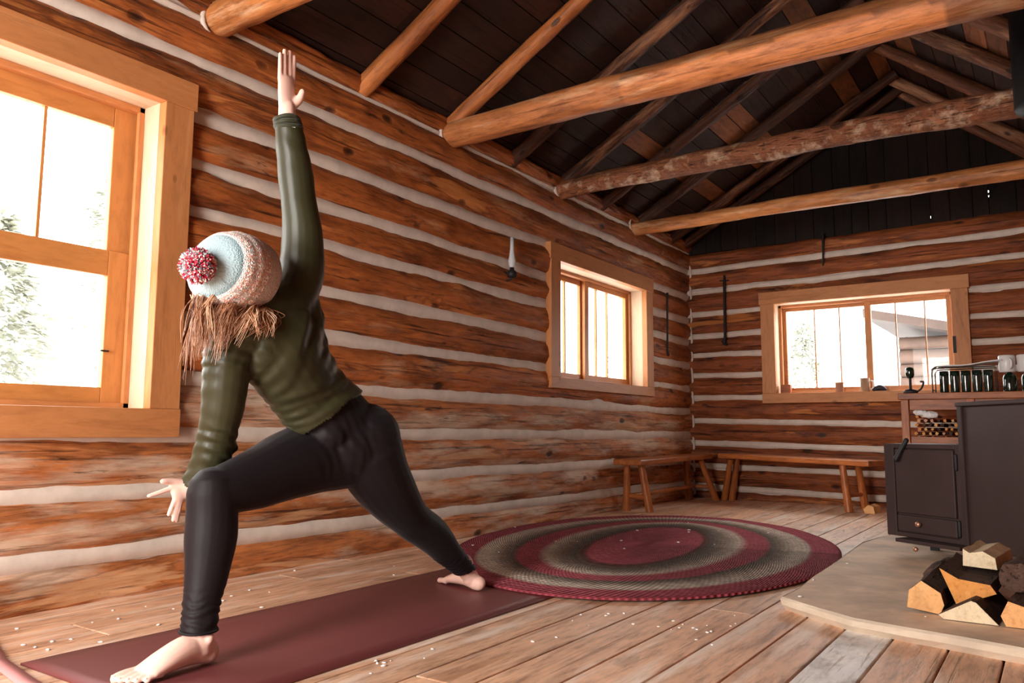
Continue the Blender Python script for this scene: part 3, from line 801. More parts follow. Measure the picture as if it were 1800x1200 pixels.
# ------------------------------------------------------------------ hearth stone
hs = MB()
top = [(.6, 2.42), (.2, 2.46), (-.11, 2.513), (-.241, 2.545), (-.385, 2.573), (-.46, 2.59), (-.545, 2.611), (-.662, 2.688), (-.72, 2.73), (-.807, 2.796), (-.80, 2.96), (-.815, 3.25), (-.82, 3.612), (-.84, 4.0), (-.856, 4.397), (-.80, 4.763), (-.3, 4.95), (.6, 5.0)]
n = len(top)
topv = []
for i, (x, y) in enumerate(top):
    topv.append((x, y, .045 + .004 * mnoise.noise(Vector((x * 4, y * 4, 0)))))
hs.add(topv, [tuple(reversed(range(n)))], [(v[0], v[1], v[2]) for v in topv], .5, False)
ho = hs.build('hearth_stone', M_STONE); tag(ho, 'flat tan stone hearth slab under the stove and firewood', 'hearth')
he = MB(); vs = []; 
import bisect
dense = []
for i in range(n):
    a, b2 = Vector(top[i]), Vector(top[(i + 1) % n])
    ks = max(1, int((b2 - a).length / .04))
    for k in range(ks): dense.append(a.lerp(b2, k / ks))
for j, (z, off) in enumerate(((.045, 0), (.038, .008), (.02, .006), (.0, -.012))):
    for p in dense:
        d = (p - Vector((-.2, 3.7))); d.normalize()
        w = .007 * mnoise.noise(Vector((p.x * 9, p.y * 9, j * 2.0))) if j else 0
        vs.append((p.x + d.x * (off + w), p.y + d.y * (off + w), z))
m_ = len(dense)
fs = [(j * m_ + k, j * m_ + (k + 1) % m_, (j + 1) * m_ + (k + 1) % m_, (j + 1) * m_ + k) for j in range(3) for k in range(m_)]
he.add(vs, fs, [(v[0], v[1], v[2]) for v in vs], .5, False)
o = he.build('broken_edge', M_STONEE, ho); o['label'] = 'pale rough broken edge'

# ------------------------------------------------------------------ stove
stv = empty('wood_stove', (-.1, 3.8, .045)); tag(stv, 'dark iron wood stove with a square door standing on the stone hearth', 'stove')
def obox(mb, A, e1, e2, u0, u1, w0, w1, z0, z1, tone=.5):
    """box in the stove's own frame: u along e1, w along e2"""
    A = Vector(A); e1 = Vector(e1); e2 = Vector(e2)
    vs = []
    for u in (u0, u1):
        for w in (w0, w1):
            for z in (z0, z1):
                p = A + e1 * u + e2 * w; vs.append((p.x, p.y, z))
    mb.add(vs, [(0, 1, 3, 2), (4, 6, 7, 5), (0, 4, 5, 1), (2, 3, 7, 6), (0, 2, 6, 4), (1, 5, 7, 3)], [v for v in vs], tone, False)
A = (-.352, 3.90, 0); e1 = (.585, -.811, 0); e2 = (.811, .585, 0)
m = MB(); obox(m, A, e1, e2, 0, .62, 0, .60, .125, .708); local(m.build('body', M_STOVE, bevel=.008), stv)
m = MB(); obox(m, A, e1, e2, -.014, .63, -.012, .61, .708, .726); local(m.build('top_plate', M_STOVE, bevel=.004), stv)
m = MB(); obox(m, A, e1, e2, .0, .030, -.012, 0, .125, .708); local(m.build('corner_strip', M_STOVE, bevel=.003), stv)
for u in (.06, .56):
    for w in (.06, .54):
        m = MB(); obox(m, A, e1, e2, u - .02, u + .02, w - .02, w + .02, .046, .125); local(m.build('leg', M_IRON, bevel=.003), stv)
B = (-.690, 4.115, 0); b1 = Vector((-.352 + .690, 3.90 - 4.115, 0)); bl = b1.length; b1.normalize(); b2 = Vector((-b1.y, b1.x, 0))
m = MB(); obox(m, B, b1, b2, 0, bl, 0.012, .30, .125, .545); fb = local(m.build('firebox', M_STOVE, bevel=.006), stv)
m = MB()
obox(m, B, b1, b2, .0, .055, -.004, .012, .125, .545); obox(m, B, b1, b2, bl - .03, bl, -.004, .012, .125, .545)
obox(m, B, b1, b2, .055, bl - .03, -.004, .012, .525, .545); obox(m, B, b1, b2, .055, bl - .03, -.004, .012, .125, .145)
local(m.build('door_frame', M_STOVE, bevel=.003), stv)
m = MB(); obox(m, B, b1, b2, .062, bl - .037, -.006, .010, .232, .520); dr = local(m.build('firebox_door', M_STOVE, bevel=.004), stv)
m = MB(); obox(m, B, b1, b2, .062, bl - .037, -.006, .010, .150, .222); ad = local(m.build('ash_drawer', M_STOVE, bevel=.004), stv)
kp = Vector(B) + b1 * .185 + b2 * -.006
Mk = Matrix(((b1.x, 0, -b2.x), (b1.y, 0, -b2.y), (0, 1, 0)))
def child_local(o, par):
    o.parent = par
    o.matrix_parent_inverse = Matrix.Identity(4)
    return o
m = MB().lathe([(.001, .026), (.010, .025), (.013, .018), (.011, .011), (.005, .007), (.005, 0)], c=(kp.x, kp.y, .190), M=Mk, n=16); o = m.build('drawer_knob', M_COPPER); child_local(o, ad); o['label'] = 'copper coloured round knob'
for z in (.19, .47):
    hp = Vector(B) + b1 * (bl - .022) + b2 * -.008
    m = MB().tube([(hp.x, hp.y, z - .03), (hp.x, hp.y, z + .03)], .007, n=10); local(m.build('hinge', M_IRON), stv)
m = MB(); obox(m, B, b1, b2, .10, bl + .02, -.07, .03, .108, .124); local(m.build('ash_lip', M_STOVE, bevel=.003), stv)
kp = Vector(B) + b1 * .22 + b2 * -.072
m = MB().lathe([(.001, .022), (.008, .021), (.011, .014), (.009, .008), (.004, .004), (.004, 0)], c=(kp.x, kp.y, .090), M=Mk, n=16); o = local(m.build('lip_knob', M_COPPER), stv); o['label'] = 'small copper coloured knob under the ash lip'
m = MB(); q0 = Vector(B) + b1 * .03 + b2 * .2
for u in (.05, bl - .05):
    q = Vector(B) + b1 * u + b2 * .24
    m2 = MB(); m2.bb((q.x - .018, q.y - .018, .046), (q.x + .018, q.y + .018, .125)); local(m2.build('leg', M_IRON), stv)
h0 = Vector(B) + b1 * .135 + b2 * -.012; h1 = Vector(B) + b1 * .095 + b2 * -.035
m = MB().tube([(h0.x, h0.y, .56), (h0.x * .5 + h1.x * .5, h0.y * .5 + h1.y * .5, .52), (h1.x, h1.y, .475)], [.012, .010, .013], n=10, sub=3); local(m.build('door_handle', M_IRON), stv)
# chimney pipe through the roof
cp = (.053, 4.40)
pp = empty('stove_pipe', (.19, 3.95, .728)); tag(pp, 'black stove pipe rising from the stove up to the roof boards', 'stove pipe')
m = MB().tube([(.19, 3.95, .727), (.19, 3.95, .86), (.17, 4.02, 1.0), (.09, 4.30, 1.22), (cp[0], cp[1], 1.36), (cp[0], cp[1], 1.5), (cp[0], cp[1], 2.17)], .075, n=28, sub=3, cap=False); local(m.build('pipe', M_PIPE), pp)
m = MB().lathe([(.07, 2.13), (.142, 2.13), (.145, 2.14), (.145, 2.72), (.07, 2.72)], c=(cp[0], cp[1], 0), n=32); local(m.build('insulated_sleeve', M_PIPE), pp)

# ------------------------------------------------------------------ firewood on the hearth
def split_log(poly, y0, y1, shift, endm, sidem, label, name='firewood', jag=.1):
    r = empty(name, (poly[0][0], (y0 + y1) / 2, .046))
    m = MB().prism(poly, y0 + .002, y1, shift, jag=jag); local(m.build('bark_side' if sidem is M_BARKD else 'split_side', sidem), r)
    m = MB().face([(x, y0, z) for x, z in reversed(poly)]); local(m.build('sawn_end', endm), r)
    m = MB().face([(x + shift[0], y1 + .001, z + shift[1]) for x, z in poly]); local(m.build('sawn_end', endm), r)
    tag(r, label, 'firewood', 'split firewood piled on the hearth')
G = .047
def sc(poly, k, ox, oz): return [((x - ox) * k + ox, (z - oz) * k + oz) for x, z in poly]
split_log([(-.425, .058), (-.418, .110), (-.382, .142), (-.330, .110), (-.322, .075), (-.334, G)], 2.80, 3.14, (.03, .02), M_CUT, M_BARKD, 'orange five-sided split log with dark bark, at the pile end by the bare stone')
split_log([(-.335, .180), (-.285, .152), (-.200, .142), (-.185, .118), (-.292, .072)], 2.84, 3.16, (.02, .01), M_CUTOR, M_BARKD, 'bright orange wedge of firewood with its long point towards the stove wall')
split_log([(-.318, G), (-.332, .058), (-.245, .108), (-.232, .104), (-.178, G)], 2.74, 3.08, (.02, .0), M_CUTPALE, M_BARKD, 'pale triangular split log at the bottom of the pile')
split_log([(-.282, .175), (-.280, .228), (-.262, .216), (-.225, .224), (-.192, .205), (-.188, .170)], 2.97, 3.24, (.03, .0), M_CUTPALE, M_CUTPALE, 'pale squarish split log on top of the pile')
split_log([(-.160, G), (-.172, .075), (-.152, .118), (-.09, .10), (-.06, G)], 2.74, 3.06, (.03, .01), M_CUT, M_BARKD, 'yellow orange split log at the bottom, cut by the picture edge')
m = MB().log((-.135, 2.86, .165), (-.10, 3.15, .165), .048, .05, seed=77, na=18, nl=20, rough=.012)
o = m.build('firewood', M_BARKD); tag(o, 'round dark bark covered log lying above the yellow split log', 'firewood', 'split firewood piled on the hearth')
m = MB().log((-.03, 2.90, .100), (.02, 3.2, .105), .05, .05, seed=79, na=18, nl=20, rough=.012)
o = m.build('firewood', M_BARKD); tag(o, 'round bark covered log behind the yellow split log by the picture edge', 'firewood', 'split firewood piled on the hearth')
m = MB().log((-.375, 3.10, .092), (-.345, 3.34, .10), .046, .046, seed=78, na=18, nl=20, rough=.012)
o = m.build('firewood', M_BARKD); tag(o, 'round dark bark log lying behind the five-sided split log', 'firewood', 'split firewood piled on the hearth')
m = MB().prism([(-1.225, .0), (-1.235, .03), (-1.20, .062), (-1.165, .05), (-1.155, .0)], 6.40, 6.56, (.02, 0), jag=.2)
m.face([(x, 6.399, z) for x, z in reversed([(-1.225, .0), (-1.235, .03), (-1.20, .062), (-1.165, .05), (-1.155, .0)])])
o = m.build('wood_chunk', M_CUT); tag(o, 'small orange wood chunk on the floor beside the end wall bench leg', 'wood chunk')

# ------------------------------------------------------------------ benches
def bench(root_loc, seat_fn, legs, stretchers, label):
    r = empty('log_bench', root_loc); tag(r, label, 'bench')
    local(seat_fn(), r)
    for k, (a, b_) in enumerate(legs):
        m = MB().log(b_, a, .030, .024, seed=80 + k, na=14, nl=14, rough=.002); local(m.build('leg', M_BENCH), r)
    for k, (a, b_, rad) in enumerate(stretchers):
        m = MB().log(a, b_, rad, rad, seed=90 + k, na=12, nl=14, rough=.002); local(m.build('stretcher', M_BENCH), r)
    return r
def slab(p0, p1, w, z0, z1, th):
    """plank seat from p0 to p1 (its centre line)"""
    def f():
        m = MB(); a = Vector((*p0, z0)); b_ = Vector((*p1, z1)); d = (b_ - a).normalized(); s = Vector((d.y, -d.x, 0)).normalized(); u = s.cross(d)
        if u.z < 0: u = -u
        Mx = Matrix(((s.x, d.x, u.x), (s.y, d.y, u.y), (s.z, d.z, u.z)))
        m.box((a + b_) / 2 - u * th / 2, (w, (b_ - a).length, th), M=Mx, axis=1)
        return m.build('seat', M_BENCH, bevel=.008)
    return f
bench((-2.66, 6.1, 0), slab((-2.635, 5.33), (-2.635, 6.80), .225, .388, .400, .042),
      [((-2.60, 5.50, .345), (-2.535, 5.50, 0)), ((-2.70, 5.47, .345), (-2.725, 5.50, 0)), ((-2.57, 6.62, .35), (-2.495, 6.78, 0)), ((-2.70, 6.62, .35), (-2.725, 6.72, 0))],
      [((-2.555, 5.50, .105), (-2.715, 5.50, .115), .018), ((-2.66, 5.50, .115), (-2.66, 6.68, .125), .018), ((-2.52, 6.72, .12), (-2.715, 6.70, .12), .016)],
      'reddish wooden plank bench with round splayed legs along the window wall')
bench((-1.8, 6.6, 0), slab((-2.40, 6.80), (-1.14, 6.47), .27, .410, .385, .042),
      [((-1.375, 6.43, .345), (-1.335, 6.40, 0)), ((-1.30, 6.60, .345), (-1.27, 6.68, 0)), ((-2.36, 6.78, .36), (-2.455, 6.86, 0)), ((-2.33, 6.86, .36), (-2.40, 6.90, 0))],
      [((-1.35, 6.42, .12), (-1.28, 6.66, .12), .016)],
      'reddish wooden plank bench standing in front of the end wall')

# ------------------------------------------------------------------ side table with kindling
tb = empty('side_table', (-.3, 5.8, 0)); tag(tb, 'reddish wooden side table with an open kindling shelf behind the stove', 'table')
m = MB().bb((-.83, 5.50, .800), (.55, 6.25, .840)); local(m.build('tabletop', M_TABLE, bevel=.004), tb)
for x in (-.795, -.435, .5):
    for y in (5.535, 6.2):
        m = MB().bb((x - .022, y - .02, 0), (x + .022, y + .02, .80)); local(m.build('leg', M_TABLE, bevel=.003), tb)
m = MB().bb((-.77, 5.53, .735), (.48, 5.55, .80)); local(m.build('apron', M_TABLE, bevel=.002), tb)
m = MB().bb((-.77, 6.19, .735), (.48, 6.21, .80)); local(m.build('apron', M_TABLE, bevel=.002), tb)
m = MB().bb((-.77, 5.55, .50), (-.455, 6.18, .52)); local(m.build('kindling_shelf', M_TABLE, bevel=.002), tb)
m = MB().bb((-.77, 5.53, .49), (-.46, 5.548, .57)); local(m.build('shelf_lip', M_TABLE, bevel=.002), tb)
for i in range(52):
    row, cl_ = divmod(i, 8)
    x = -.742 + cl_ * .0365 + (.015 if row % 2 else 0) + R.uniform(-.003, .003); z = .535 + row * .0268 + R.uniform(0, .001)
    if x > -.474: x = -.474
    rr = R.uniform(.0095, .0130); y0 = R.uniform(5.555, 5.62); q = R.uniform(0, 1.5)
    pg = [(x + rr * math.cos(a + q), z + rr * math.sin(a + q)) for a in (0, 1.5, 2.9, 4.4)]
    r_ = empty('kindling_stick', (x, y0 + .15, z))
    m = MB().prism(pg, y0 + .001, y0 + .3, (0, 0), jag=.1); mt_ = R.choice((M_CUT, M_CUTOR, M_CUTOR, M_BARKD, M_BENCH))
    local(m.build('stick', R.choice((M_BARKD, M_BENCH, mt_))), r_)
    m = MB().face([(px_, y0, pz_) for px_, pz_ in reversed(pg)]); local(m.build('cut_end', mt_), r_)
    tag(r_, 'small split kindling stick stacked in the open shelf behind the stove', 'kindling', 'kindling sticks in the table shelf')
cp_ = MB()
cp_.ball((-.715, 5.575, .722), (.042, .03, .022), n=16)
cp_.ball((-.662, 5.575, .706), (.050, .03, .022), n=16)
o = organic(cp_, .005, 1, 'crumpled_paper', M_PAPER, fn=lambda c, n: c + n * .008 * mnoise.noise(c * 60)); tag(o, 'crumpled white paper on top of the kindling', 'paper')

# things on the table
TZ = .841
gr = empty('coffee_grinder', (-.78, 5.58, TZ)); tag(gr, 'dark hand coffee grinder with a round top on the table corner beside the end window', 'grinder')
x, y = -.768, 5.60
m = MB().lathe([(.001, 0), (.040, 0), (.044, .012), (.036, .022), (.012, .03)], c=(x, y, TZ), n=20); local(m.build('base', M_DARK), gr)
m = MB().tube([(x, y, TZ + .02), (x, y, TZ + .12)], .008, n=10); local(m.build('shaft', M_IRON), gr)
m = MB().lathe([(.001, .095), (.018, .10), (.026, .12), (.026, .15), (.02, .165), (.001, .17)], c=(x, y, TZ), n=20); local(m.build('hopper', M_GLASSG), gr)
m = MB().tube([(x + .03, y, TZ + .01), (x + .06, y, TZ + .03), (x + .075, y, TZ + .07), (x + .06, y, TZ + .075)], .006, n=8, sub=4); local(m.build('handle', M_IRON), gr)
rk = empty('dish_rack', (-.47, 5.65, TZ)); tag(rk, 'black wire rack holding the row of dark green glasses on the table', 'rack')
m = MB()
for yy in (5.575, 5.73):
    m.tube([(-.640, yy, TZ + .005), (-.640, yy, TZ + .13), (-.625, yy, TZ + .152), (-.30, yy, TZ + .155), (-.30, yy, TZ + .005)], .0035, n=6)
for xx in (-.64, -.30): m.tube([(xx, 5.575, TZ + .02), (xx, 5.73, TZ + .02)], .003, n=6)
m.tube([(-.64, 5.575, TZ + .145), (-.61, 5.575, TZ + .165), (-.58, 5.575, TZ + .165)], .005, n=6)
local(m.build('wire_frame', M_IRON), rk)
prof = [(.001, 0), (.024, 0), (.025, .01), (.027, .1), (.027, .138), (.024, .138), (.022, .02), (.001, .018)]
base = MB().lathe(prof, n=20).build('green_glass', M_GLASSG, loc=(-.583, 5.65, TZ)); labs = ['at the wire handle end of the rack', 'second from the wire handle', 'third from the wire handle', 'fourth from the wire handle', 'at the end of the rack beside the white mug']
for i, lb in enumerate(labs):
    o = base if i == 0 else base.copy()
    if i: COL.objects.link(o)
    o.location = (-.583 + .060 * i, 5.65, TZ)
    tag(o, 'tall dark green drinking glass ' + lb, 'glass', 'dark green glasses in the wire rack')
m = MB()
nx = 14; vs = []; lcs = []
for j in range(8):
    for i in range(nx + 1):
        xx = -.612 + .35 * i / nx; yy = 5.568 + .17 * j / 7
        vs.append((xx, yy, TZ + .162 + .010 * math.sin(i * .7 + j) * .3 + .028 * (i / nx) ** 2)); lcs.append((i, j, 0))
fs = [(j * (nx + 1) + i, j * (nx + 1) + i + 1, (j + 1) * (nx + 1) + i + 1, (j + 1) * (nx + 1) + i) for j in range(7) for i in range(nx)]
m.add(vs, fs, lcs, .5, True); o = m.build('dish_cloth', M_PAPER); sm = o.modifiers.new('s', 'SOLIDIFY'); sm.thickness = .006; sm.offset = 1
tag(o, 'white cloth spread over the glasses in the wire rack', 'cloth')
prof = [(.001, 0), (.034, 0), (.036, .01), (.036, .085), (.030, .10), (.012, .115), (.012, .118)]
for i, (xx, lb) in enumerate(((-.230, 'under the white mug beside the rack'), (-.135, 'by the picture edge'))):
    r = MB().lathe(prof, n=20).build('green_jar', M_GLASSG, loc=(xx, 5.62, TZ)); tag(r, 'dark green glass jar ' + lb, 'jar', 'green glass jars on the table')
    q = empty('enamel_mug', (xx - .01, 5.62, TZ + .118)); tag(q, 'white enamel mug turned upside down on the green jar ' + ('beside the rack' if i == 0 else 'by the picture edge'), 'mug', 'white mugs on green jars')
    mm = MB().lathe([(.040, 0), (.043, .004), (.045, .095), (.040, .102), (.001, .104)], n=24).build('cup', M_WHITE, q)
    q.rotation_euler.z = -1.2
    mm = MB().tube([(.043, 0, .02), (.068, 0, .03), (.07, 0, .065), (.044, 0, .08)], .005, n=8, sub=4).build('handle', M_WHITE, q)

# things on the end window's sill
SZ = W3[2] + .001
m = MB().bb((-1.975, 7.0, SZ), (-1.895, 7.05, SZ + .075)); o = m.build('sill_block', M_TABLE, bevel=.004); tag(o, 'dark brown wooden block in the corner of the end window sill', 'block')
c = empty('jar_candle', (-1.50, 7.03, SZ)); tag(c, 'small brown jar candle on the end window sill', 'candle')
MB().lathe([(.001, 0), (.031, 0), (.033, .004), (.033, .07)], n=20).build('jar', M_CANDLE, c)
MB().lathe([(.033, .07), (.035, .072), (.035, .082), (.001, .084)], n=20).build('lid', M_TRIM, c)
c = empty('mug', (-1.30, 7.03, SZ)); tag(c, 'pale brown mug on the end window sill beside the middle post', 'mug')
MB().lathe([(.001, 0), (.036, 0), (.038, .004), (.038, .112), (.034, .112), (.033, .01), (.001, .01)], n=22).build('cup', M_BROWN, c)
MB().tube([(.036, 0, .02), (.062, 0, .03), (.062, 0, .08), (.037, 0, .09)], .006, n=8, sub=4).build('handle', M_WHITE, c)
m = MB().tube([(-1.235, 7.03, SZ + .015), (-1.19, 7.03, SZ + .03), (-1.15, 7.03, SZ + .016)], [.014, .026, .014], n=12, sub=3); o = m.build('dark_pouch', M_DARK); tag(o, 'small dark pouch lying on the end window sill', 'pouch')

# ------------------------------------------------------------------ wall lamp and iron rods
lp = empty('wall_lamp', (WX + .08, 3.97, 1.55)); tag(lp, 'oil lamp with a clear glass chimney fixed on the log wall', 'lamp')
m = MB().lathe([(.012, .045), (.020, .06), (.024, .085), (.017, .12), (.012, .16), (.0115, .235), (.0105, .235), (.011, .16), (.016, .12), (.023, .085), (.019, .062), (.012, .047)], n=20)
m.build('glass_chimney', M_LAMPG, lp)
m = MB().lathe([(.001, -.02), (.025, -.016), (.032, .004), (.025, .022), (.014, .03), (.014, .046), (.001, .048)], n=20); m.build('oil_font', M_IRON, lp)
m = MB().tube([(-.055, 0, -.03), (-.02, 0, -.03), (.0, 0, -.018)], .006, n=8, sub=3); m.box((-.05, 0, -.01), (.006, .03, .07)); m.build('bracket', M_IRON, lp)
m = MB().tube([(WX + .052, 6.41, 1.79), (WX + .05, 6.41, 1.75), (WX + .048, 6.40, 1.30), (WX + .055, 6.40, 1.25)], [.010, .009, .009, .012], n=10)
o = m.build('iron_bar', M_IRON); tag(o, 'thin black iron bar hanging on the window wall next to the small window', 'iron bar')
m = MB().tube([(-2.434, 6.945, 2.0), (-2.436, 6.945, 1.93), (-2.44, 6.945, 1.45), (-2.448, 6.945, 1.385)], [.008, .012, .012, .016], n=10)
m.tube([(-2.475, 6.945, 1.96), (-2.395, 6.945, 1.955)], .006, n=8)
m.tube([(-2.465, 6.945, 1.40), (-2.43, 6.945, 1.37)], .010, n=8)
o = m.build('iron_tool', M_IRON); tag(o, 'long black iron tool hanging on the end wall near the room corner', 'iron tool')
m = MB().tube([(-1.565, 6.94, 2.265), (-1.568, 6.94, 2.10), (-1.575, 6.94, 2.0)], [.011, .009, .007], n=10)
o = m.build('iron_spike', M_IRON); tag(o, 'short black iron hanger high on the end wall under the gable boards', 'iron hanger')

# ------------------------------------------------------------------ white crumbs on the floor
crumb_m = []
for k in range(4):
    b_ = MB().ball((0, 0, 0), (1, .8, .6), n=8)
    me = b_.build('white_crumb', M_CRUMB)
    for v in me.data.vertices: v.co += Vector((mnoise.noise(v.co * 2 + Vector((k * 9, 0, 0))), mnoise.noise(v.co * 2 + Vector((0, k * 9, 5))), 0)) * .5
    crumb_m.append(me)
spots = []
def scatter(cx, cy, n, sx, sy, z=0.0, s=(.003, .007)):
    for _ in range(n): spots.append((R.gauss(cx, sx), R.gauss(cy, sy), z, R.uniform(*s)))
scatter(-.98, 2.40, 16, .09, .14); scatter(-1.46, 1.56, 9, .025, .09); scatter(-1.26, 2.1, 4, .05, .2); scatter(-2.5, 1.45, 14, .10, .25); scatter(-2.36, 1.15, 9, .05, .06)
scatter(-2.5, 2.3, 8, .12, .35); scatter(-1.9, 4.0, 16, .35, .55, .021, (.004, .009)); scatter(-.6, 3.2, 6, .2, .5, .046); scatter(-1.2, 5.2, 5, .25, .4); scatter(-1.3, 2.36, 4, .05, .04); scatter(-2.3, 1.9, 3, .03, .5)
for i, (x, y, z, s) in enumerate(spots):
    if -2.23 < x < -1.52 and 1.0 < y < 2.6 and z < .02: continue
    o = crumb_m[i] if i < 4 else crumb_m[i % 4].copy()
    if i >= 4: COL.objects.link(o)
    x = min(max(x, -2.72), .3)
    o.location = (x, y, z + s * .33); o.scale = (s * 1.25, s, s * .6); o.rotation_euler = (0, 0, i)
    tag(o, 'tiny white crumb scattered on the floor and rug', 'crumb', 'white crumbs scattered on the floor')
for k in range(4):
    if crumb_m[k].scale.x == 1: bpy.data.objects.remove(crumb_m[k])

# ------------------------------------------------------------------ person in a side angle yoga pose
per = empty('person', (-1.87, 1.85, .0066)); tag(per, 'person in a knit hat, olive top and black leggings lunging with one arm raised', 'person')
V = Vector
# joints
heelF = V((-1.862, 1.305, .030)); ankF = V((-1.868, 1.292, .085)); kneeF = V((-1.87, 1.322, .425)); hipF = V((-1.905, 1.76, .525))
hipB = V((-1.835, 1.87, .515)); kneeB = V((-1.86, 2.086, .300)); ankB = V((-1.850, 2.405, .072))
def body_tubes(g, legs=True, arms=True, torso=True, skin=True, hem=None):
    m = MB()
    side = (0, .71, .70)
    if torso:
        m.tube([(-1.865, 1.80, .56), (-1.868, 1.735, .62), (-1.87, 1.668, .680), (-1.868, 1.575, .775), (-1.866, 1.505, .858), (-1.87, 1.455, .920)], [(.128 + g, .105 + g), (.122 + g, .095 + g), (.112 + g, .085 + g), (.118 + g, .090 + g), (.135 + g, .095 + g), (.095 + g, .07 + g)], n=24, side=side, sub=4)
        m.tube([(-1.875, 1.375, .845), (-1.865, 1.455, .915), (-1.86, 1.550, .980)], [(.055 + g, .06 + g), (.07 + g, .065 + g), (.058 + g, .06 + g)], n=18, sub=3)   # shoulder girdle
        m.tube([(-1.862, 1.575, 1.0), (-1.868, 1.59, .90), (-1.872, 1.60, .80)], [.052 + g, .068 + g, .075 + g], n=16, sub=3)   # lat of the raised arm
    if legs:
        # front thigh, knee, shin
        m.tube([(-1.885, 1.80, .53), (-1.90, 1.70, .518), (-1.893, 1.58, .492), (-1.883, 1.45, .455), (-1.873, 1.36, .437), (-1.871, 1.325, .425)], [(.112 + g, .11 + g), (.108 + g, .105 + g), (.095 + g, .09 + g), (.076 + g, .075 + g), (.062 + g, .062 + g), (.060 + g, .058 + g)], n=22, sub=4)
        m.tube([(-1.871, 1.318, .435), (-1.87, 1.320, .38), (-1.864, 1.315, .31), (-1.853, 1.300, .235), (-1.840, 1.280, .16), (-1.828, 1.266, .09)], [.058 + g, .059 + g, .060 + g, .050 + g, .040 + g, .0375 + g], n=20, sub=4)
        # hips and buttock
        m.ball((-1.835, 1.845, .572), (.105 + g, .108 + g, .105 + g), n=22)
        m.ball((-1.86, 1.79, .55), (.11 + g, .12 + g, .105 + g), n=22)
        m.ball((-1.875, 1.69, .585), (.10 + g, .075 + g, .055 + g), n=18)
        # back leg
        m.tube([(-1.84, 1.858, .535), (-1.842, 1.912, .455), (-1.848, 1.990, .378), (-1.856, 2.075, .310), (-1.86, 2.135, .272), (-1.862, 2.215, .228), (-1.860, 2.30, .160), (-1.852, 2.375, .100), (-1.848, 2.405, .072)], [.110 + g, .098 + g, .082 + g, .064 + g, .060 + g, .057 + g, .044 + g, .033 + g, .031 + g], n=20, sub=4)
    if arms:
        # raised arm
        m.tube([(-1.862, 1.540, .965), (-1.86, 1.578, 1.04), (-1.86, 1.586, 1.12), (-1.86, 1.582, 1.20), (-1.86, 1.560, 1.30), (-1.86, 1.550, 1.36), (-1.86, 1.528, 1.45), (-1.86, 1.510, 1.525), (-1.86, 1.507, 1.56)], [.060 + g, .060 + g, .055 + g, .050 + g, .042 + g, .043 + g, .036 + g, .027 + g, .025 + g], n=18, sub=4)
        # lowered arm
        m.tube([(-1.880, 1.395, .862), (-1.885, 1.362, .815), (-1.895, 1.362, .74), (-1.915, 1.370, .66), (-1.94, 1.376, .60), (-1.965, 1.383, .545), (-2.0, 1.380, .485), (-2.03, 1.362, .437)], [.058 + g, .058 + g, .054 + g, .048 + g, .044 + g, .044 + g, .037 + g, .026 + g], n=18, sub=4)
    return m
def hand(m, w, d, side, nrm, fingers, thumb, pl=.085, pw=.034, pt=.013):
    """palm from wrist w along d; side = across the palm; fingers = list of (offset, base_len_list, bend)"""
    w = V(w); d = V(d).normalized(); s = V(side); s = (s - d * s.dot(d)).normalized(); n = V(nrm); n = (n - d * n.dot(d) - s * n.dot(s)).normalized()
    m.tube([w - d * .02, w + d * .02, w + d * pl * .55, w + d * pl], [(.024, .019), (.028, .018), (pw, pt + .002), (pw, pt)], n=16, side=tuple(s), sub=3)
    for off, lens, rad, splay, bend in fingers:
        p = w + d * (pl - .008) + s * off; dd = (d + s * splay).normalized(); pts = [p]; rr = [rad * 1.08]
        for q, L_ in enumerate(lens):
            dd = (dd + n * bend).normalized(); p = p + dd * L_; pts.append(p); rr.append(rad * (1.0 - .08 * (q + 1)))
        m.tube(pts, rr, n=10, sub=3)
    m.tube(thumb[0], thumb[1], n=10, sub=3)

bod = body_tubes(0)
# raised hand, palm to the room
wR = V((-1.86, 1.507, 1.545)); d = V((0.0, -.05, 1)); s_ = V((.02, 1.0, 0)); nn = V((1, 0, 0))
sn = s_.normalized()
hand(bod, wR, d, s_, nn, [(-.024, [.036, .024, .018], .0078, -.02, .02), (-.008, [.044, .029, .021], .0086, -.01, .01), (.009, [.046, .030, .021], .0088, .02, .0), (.024, [.040, .026, .020], .0086, .03, .02)],
     ([wR + V((.006, 0, .025)) + sn * .016, wR + V((.020, 0, .045)) + sn * .028, wR + V((.030, 0, .068)) + sn * .030], [.015, .0125, .0095]), pl=.102, pw=.031)
# lowered hand, fingers spread beside the knee
wL = V((-2.03, 1.362, .437))
hand(bod, wL, (-.20, -.80, -.38), (0, .35, -.9), (1, -.2, 0), [(-.020, [.034, .023, .018], .0080, -.12, -.02), (-.004, [.030, .020, .016], .0080, 1.0, .03), (.009, [.032, .02, .016], .0078, 1.3, .04), (.020, [.028, .018, .014], .0072, 1.5, .05)],
     ([wL + V((-.005, -.020, .008)), wL + V((-.01, -.050, .016)), wL + V((-.012, -.082, .018))], [.013, .010, .008]), pl=.046, pw=.028)
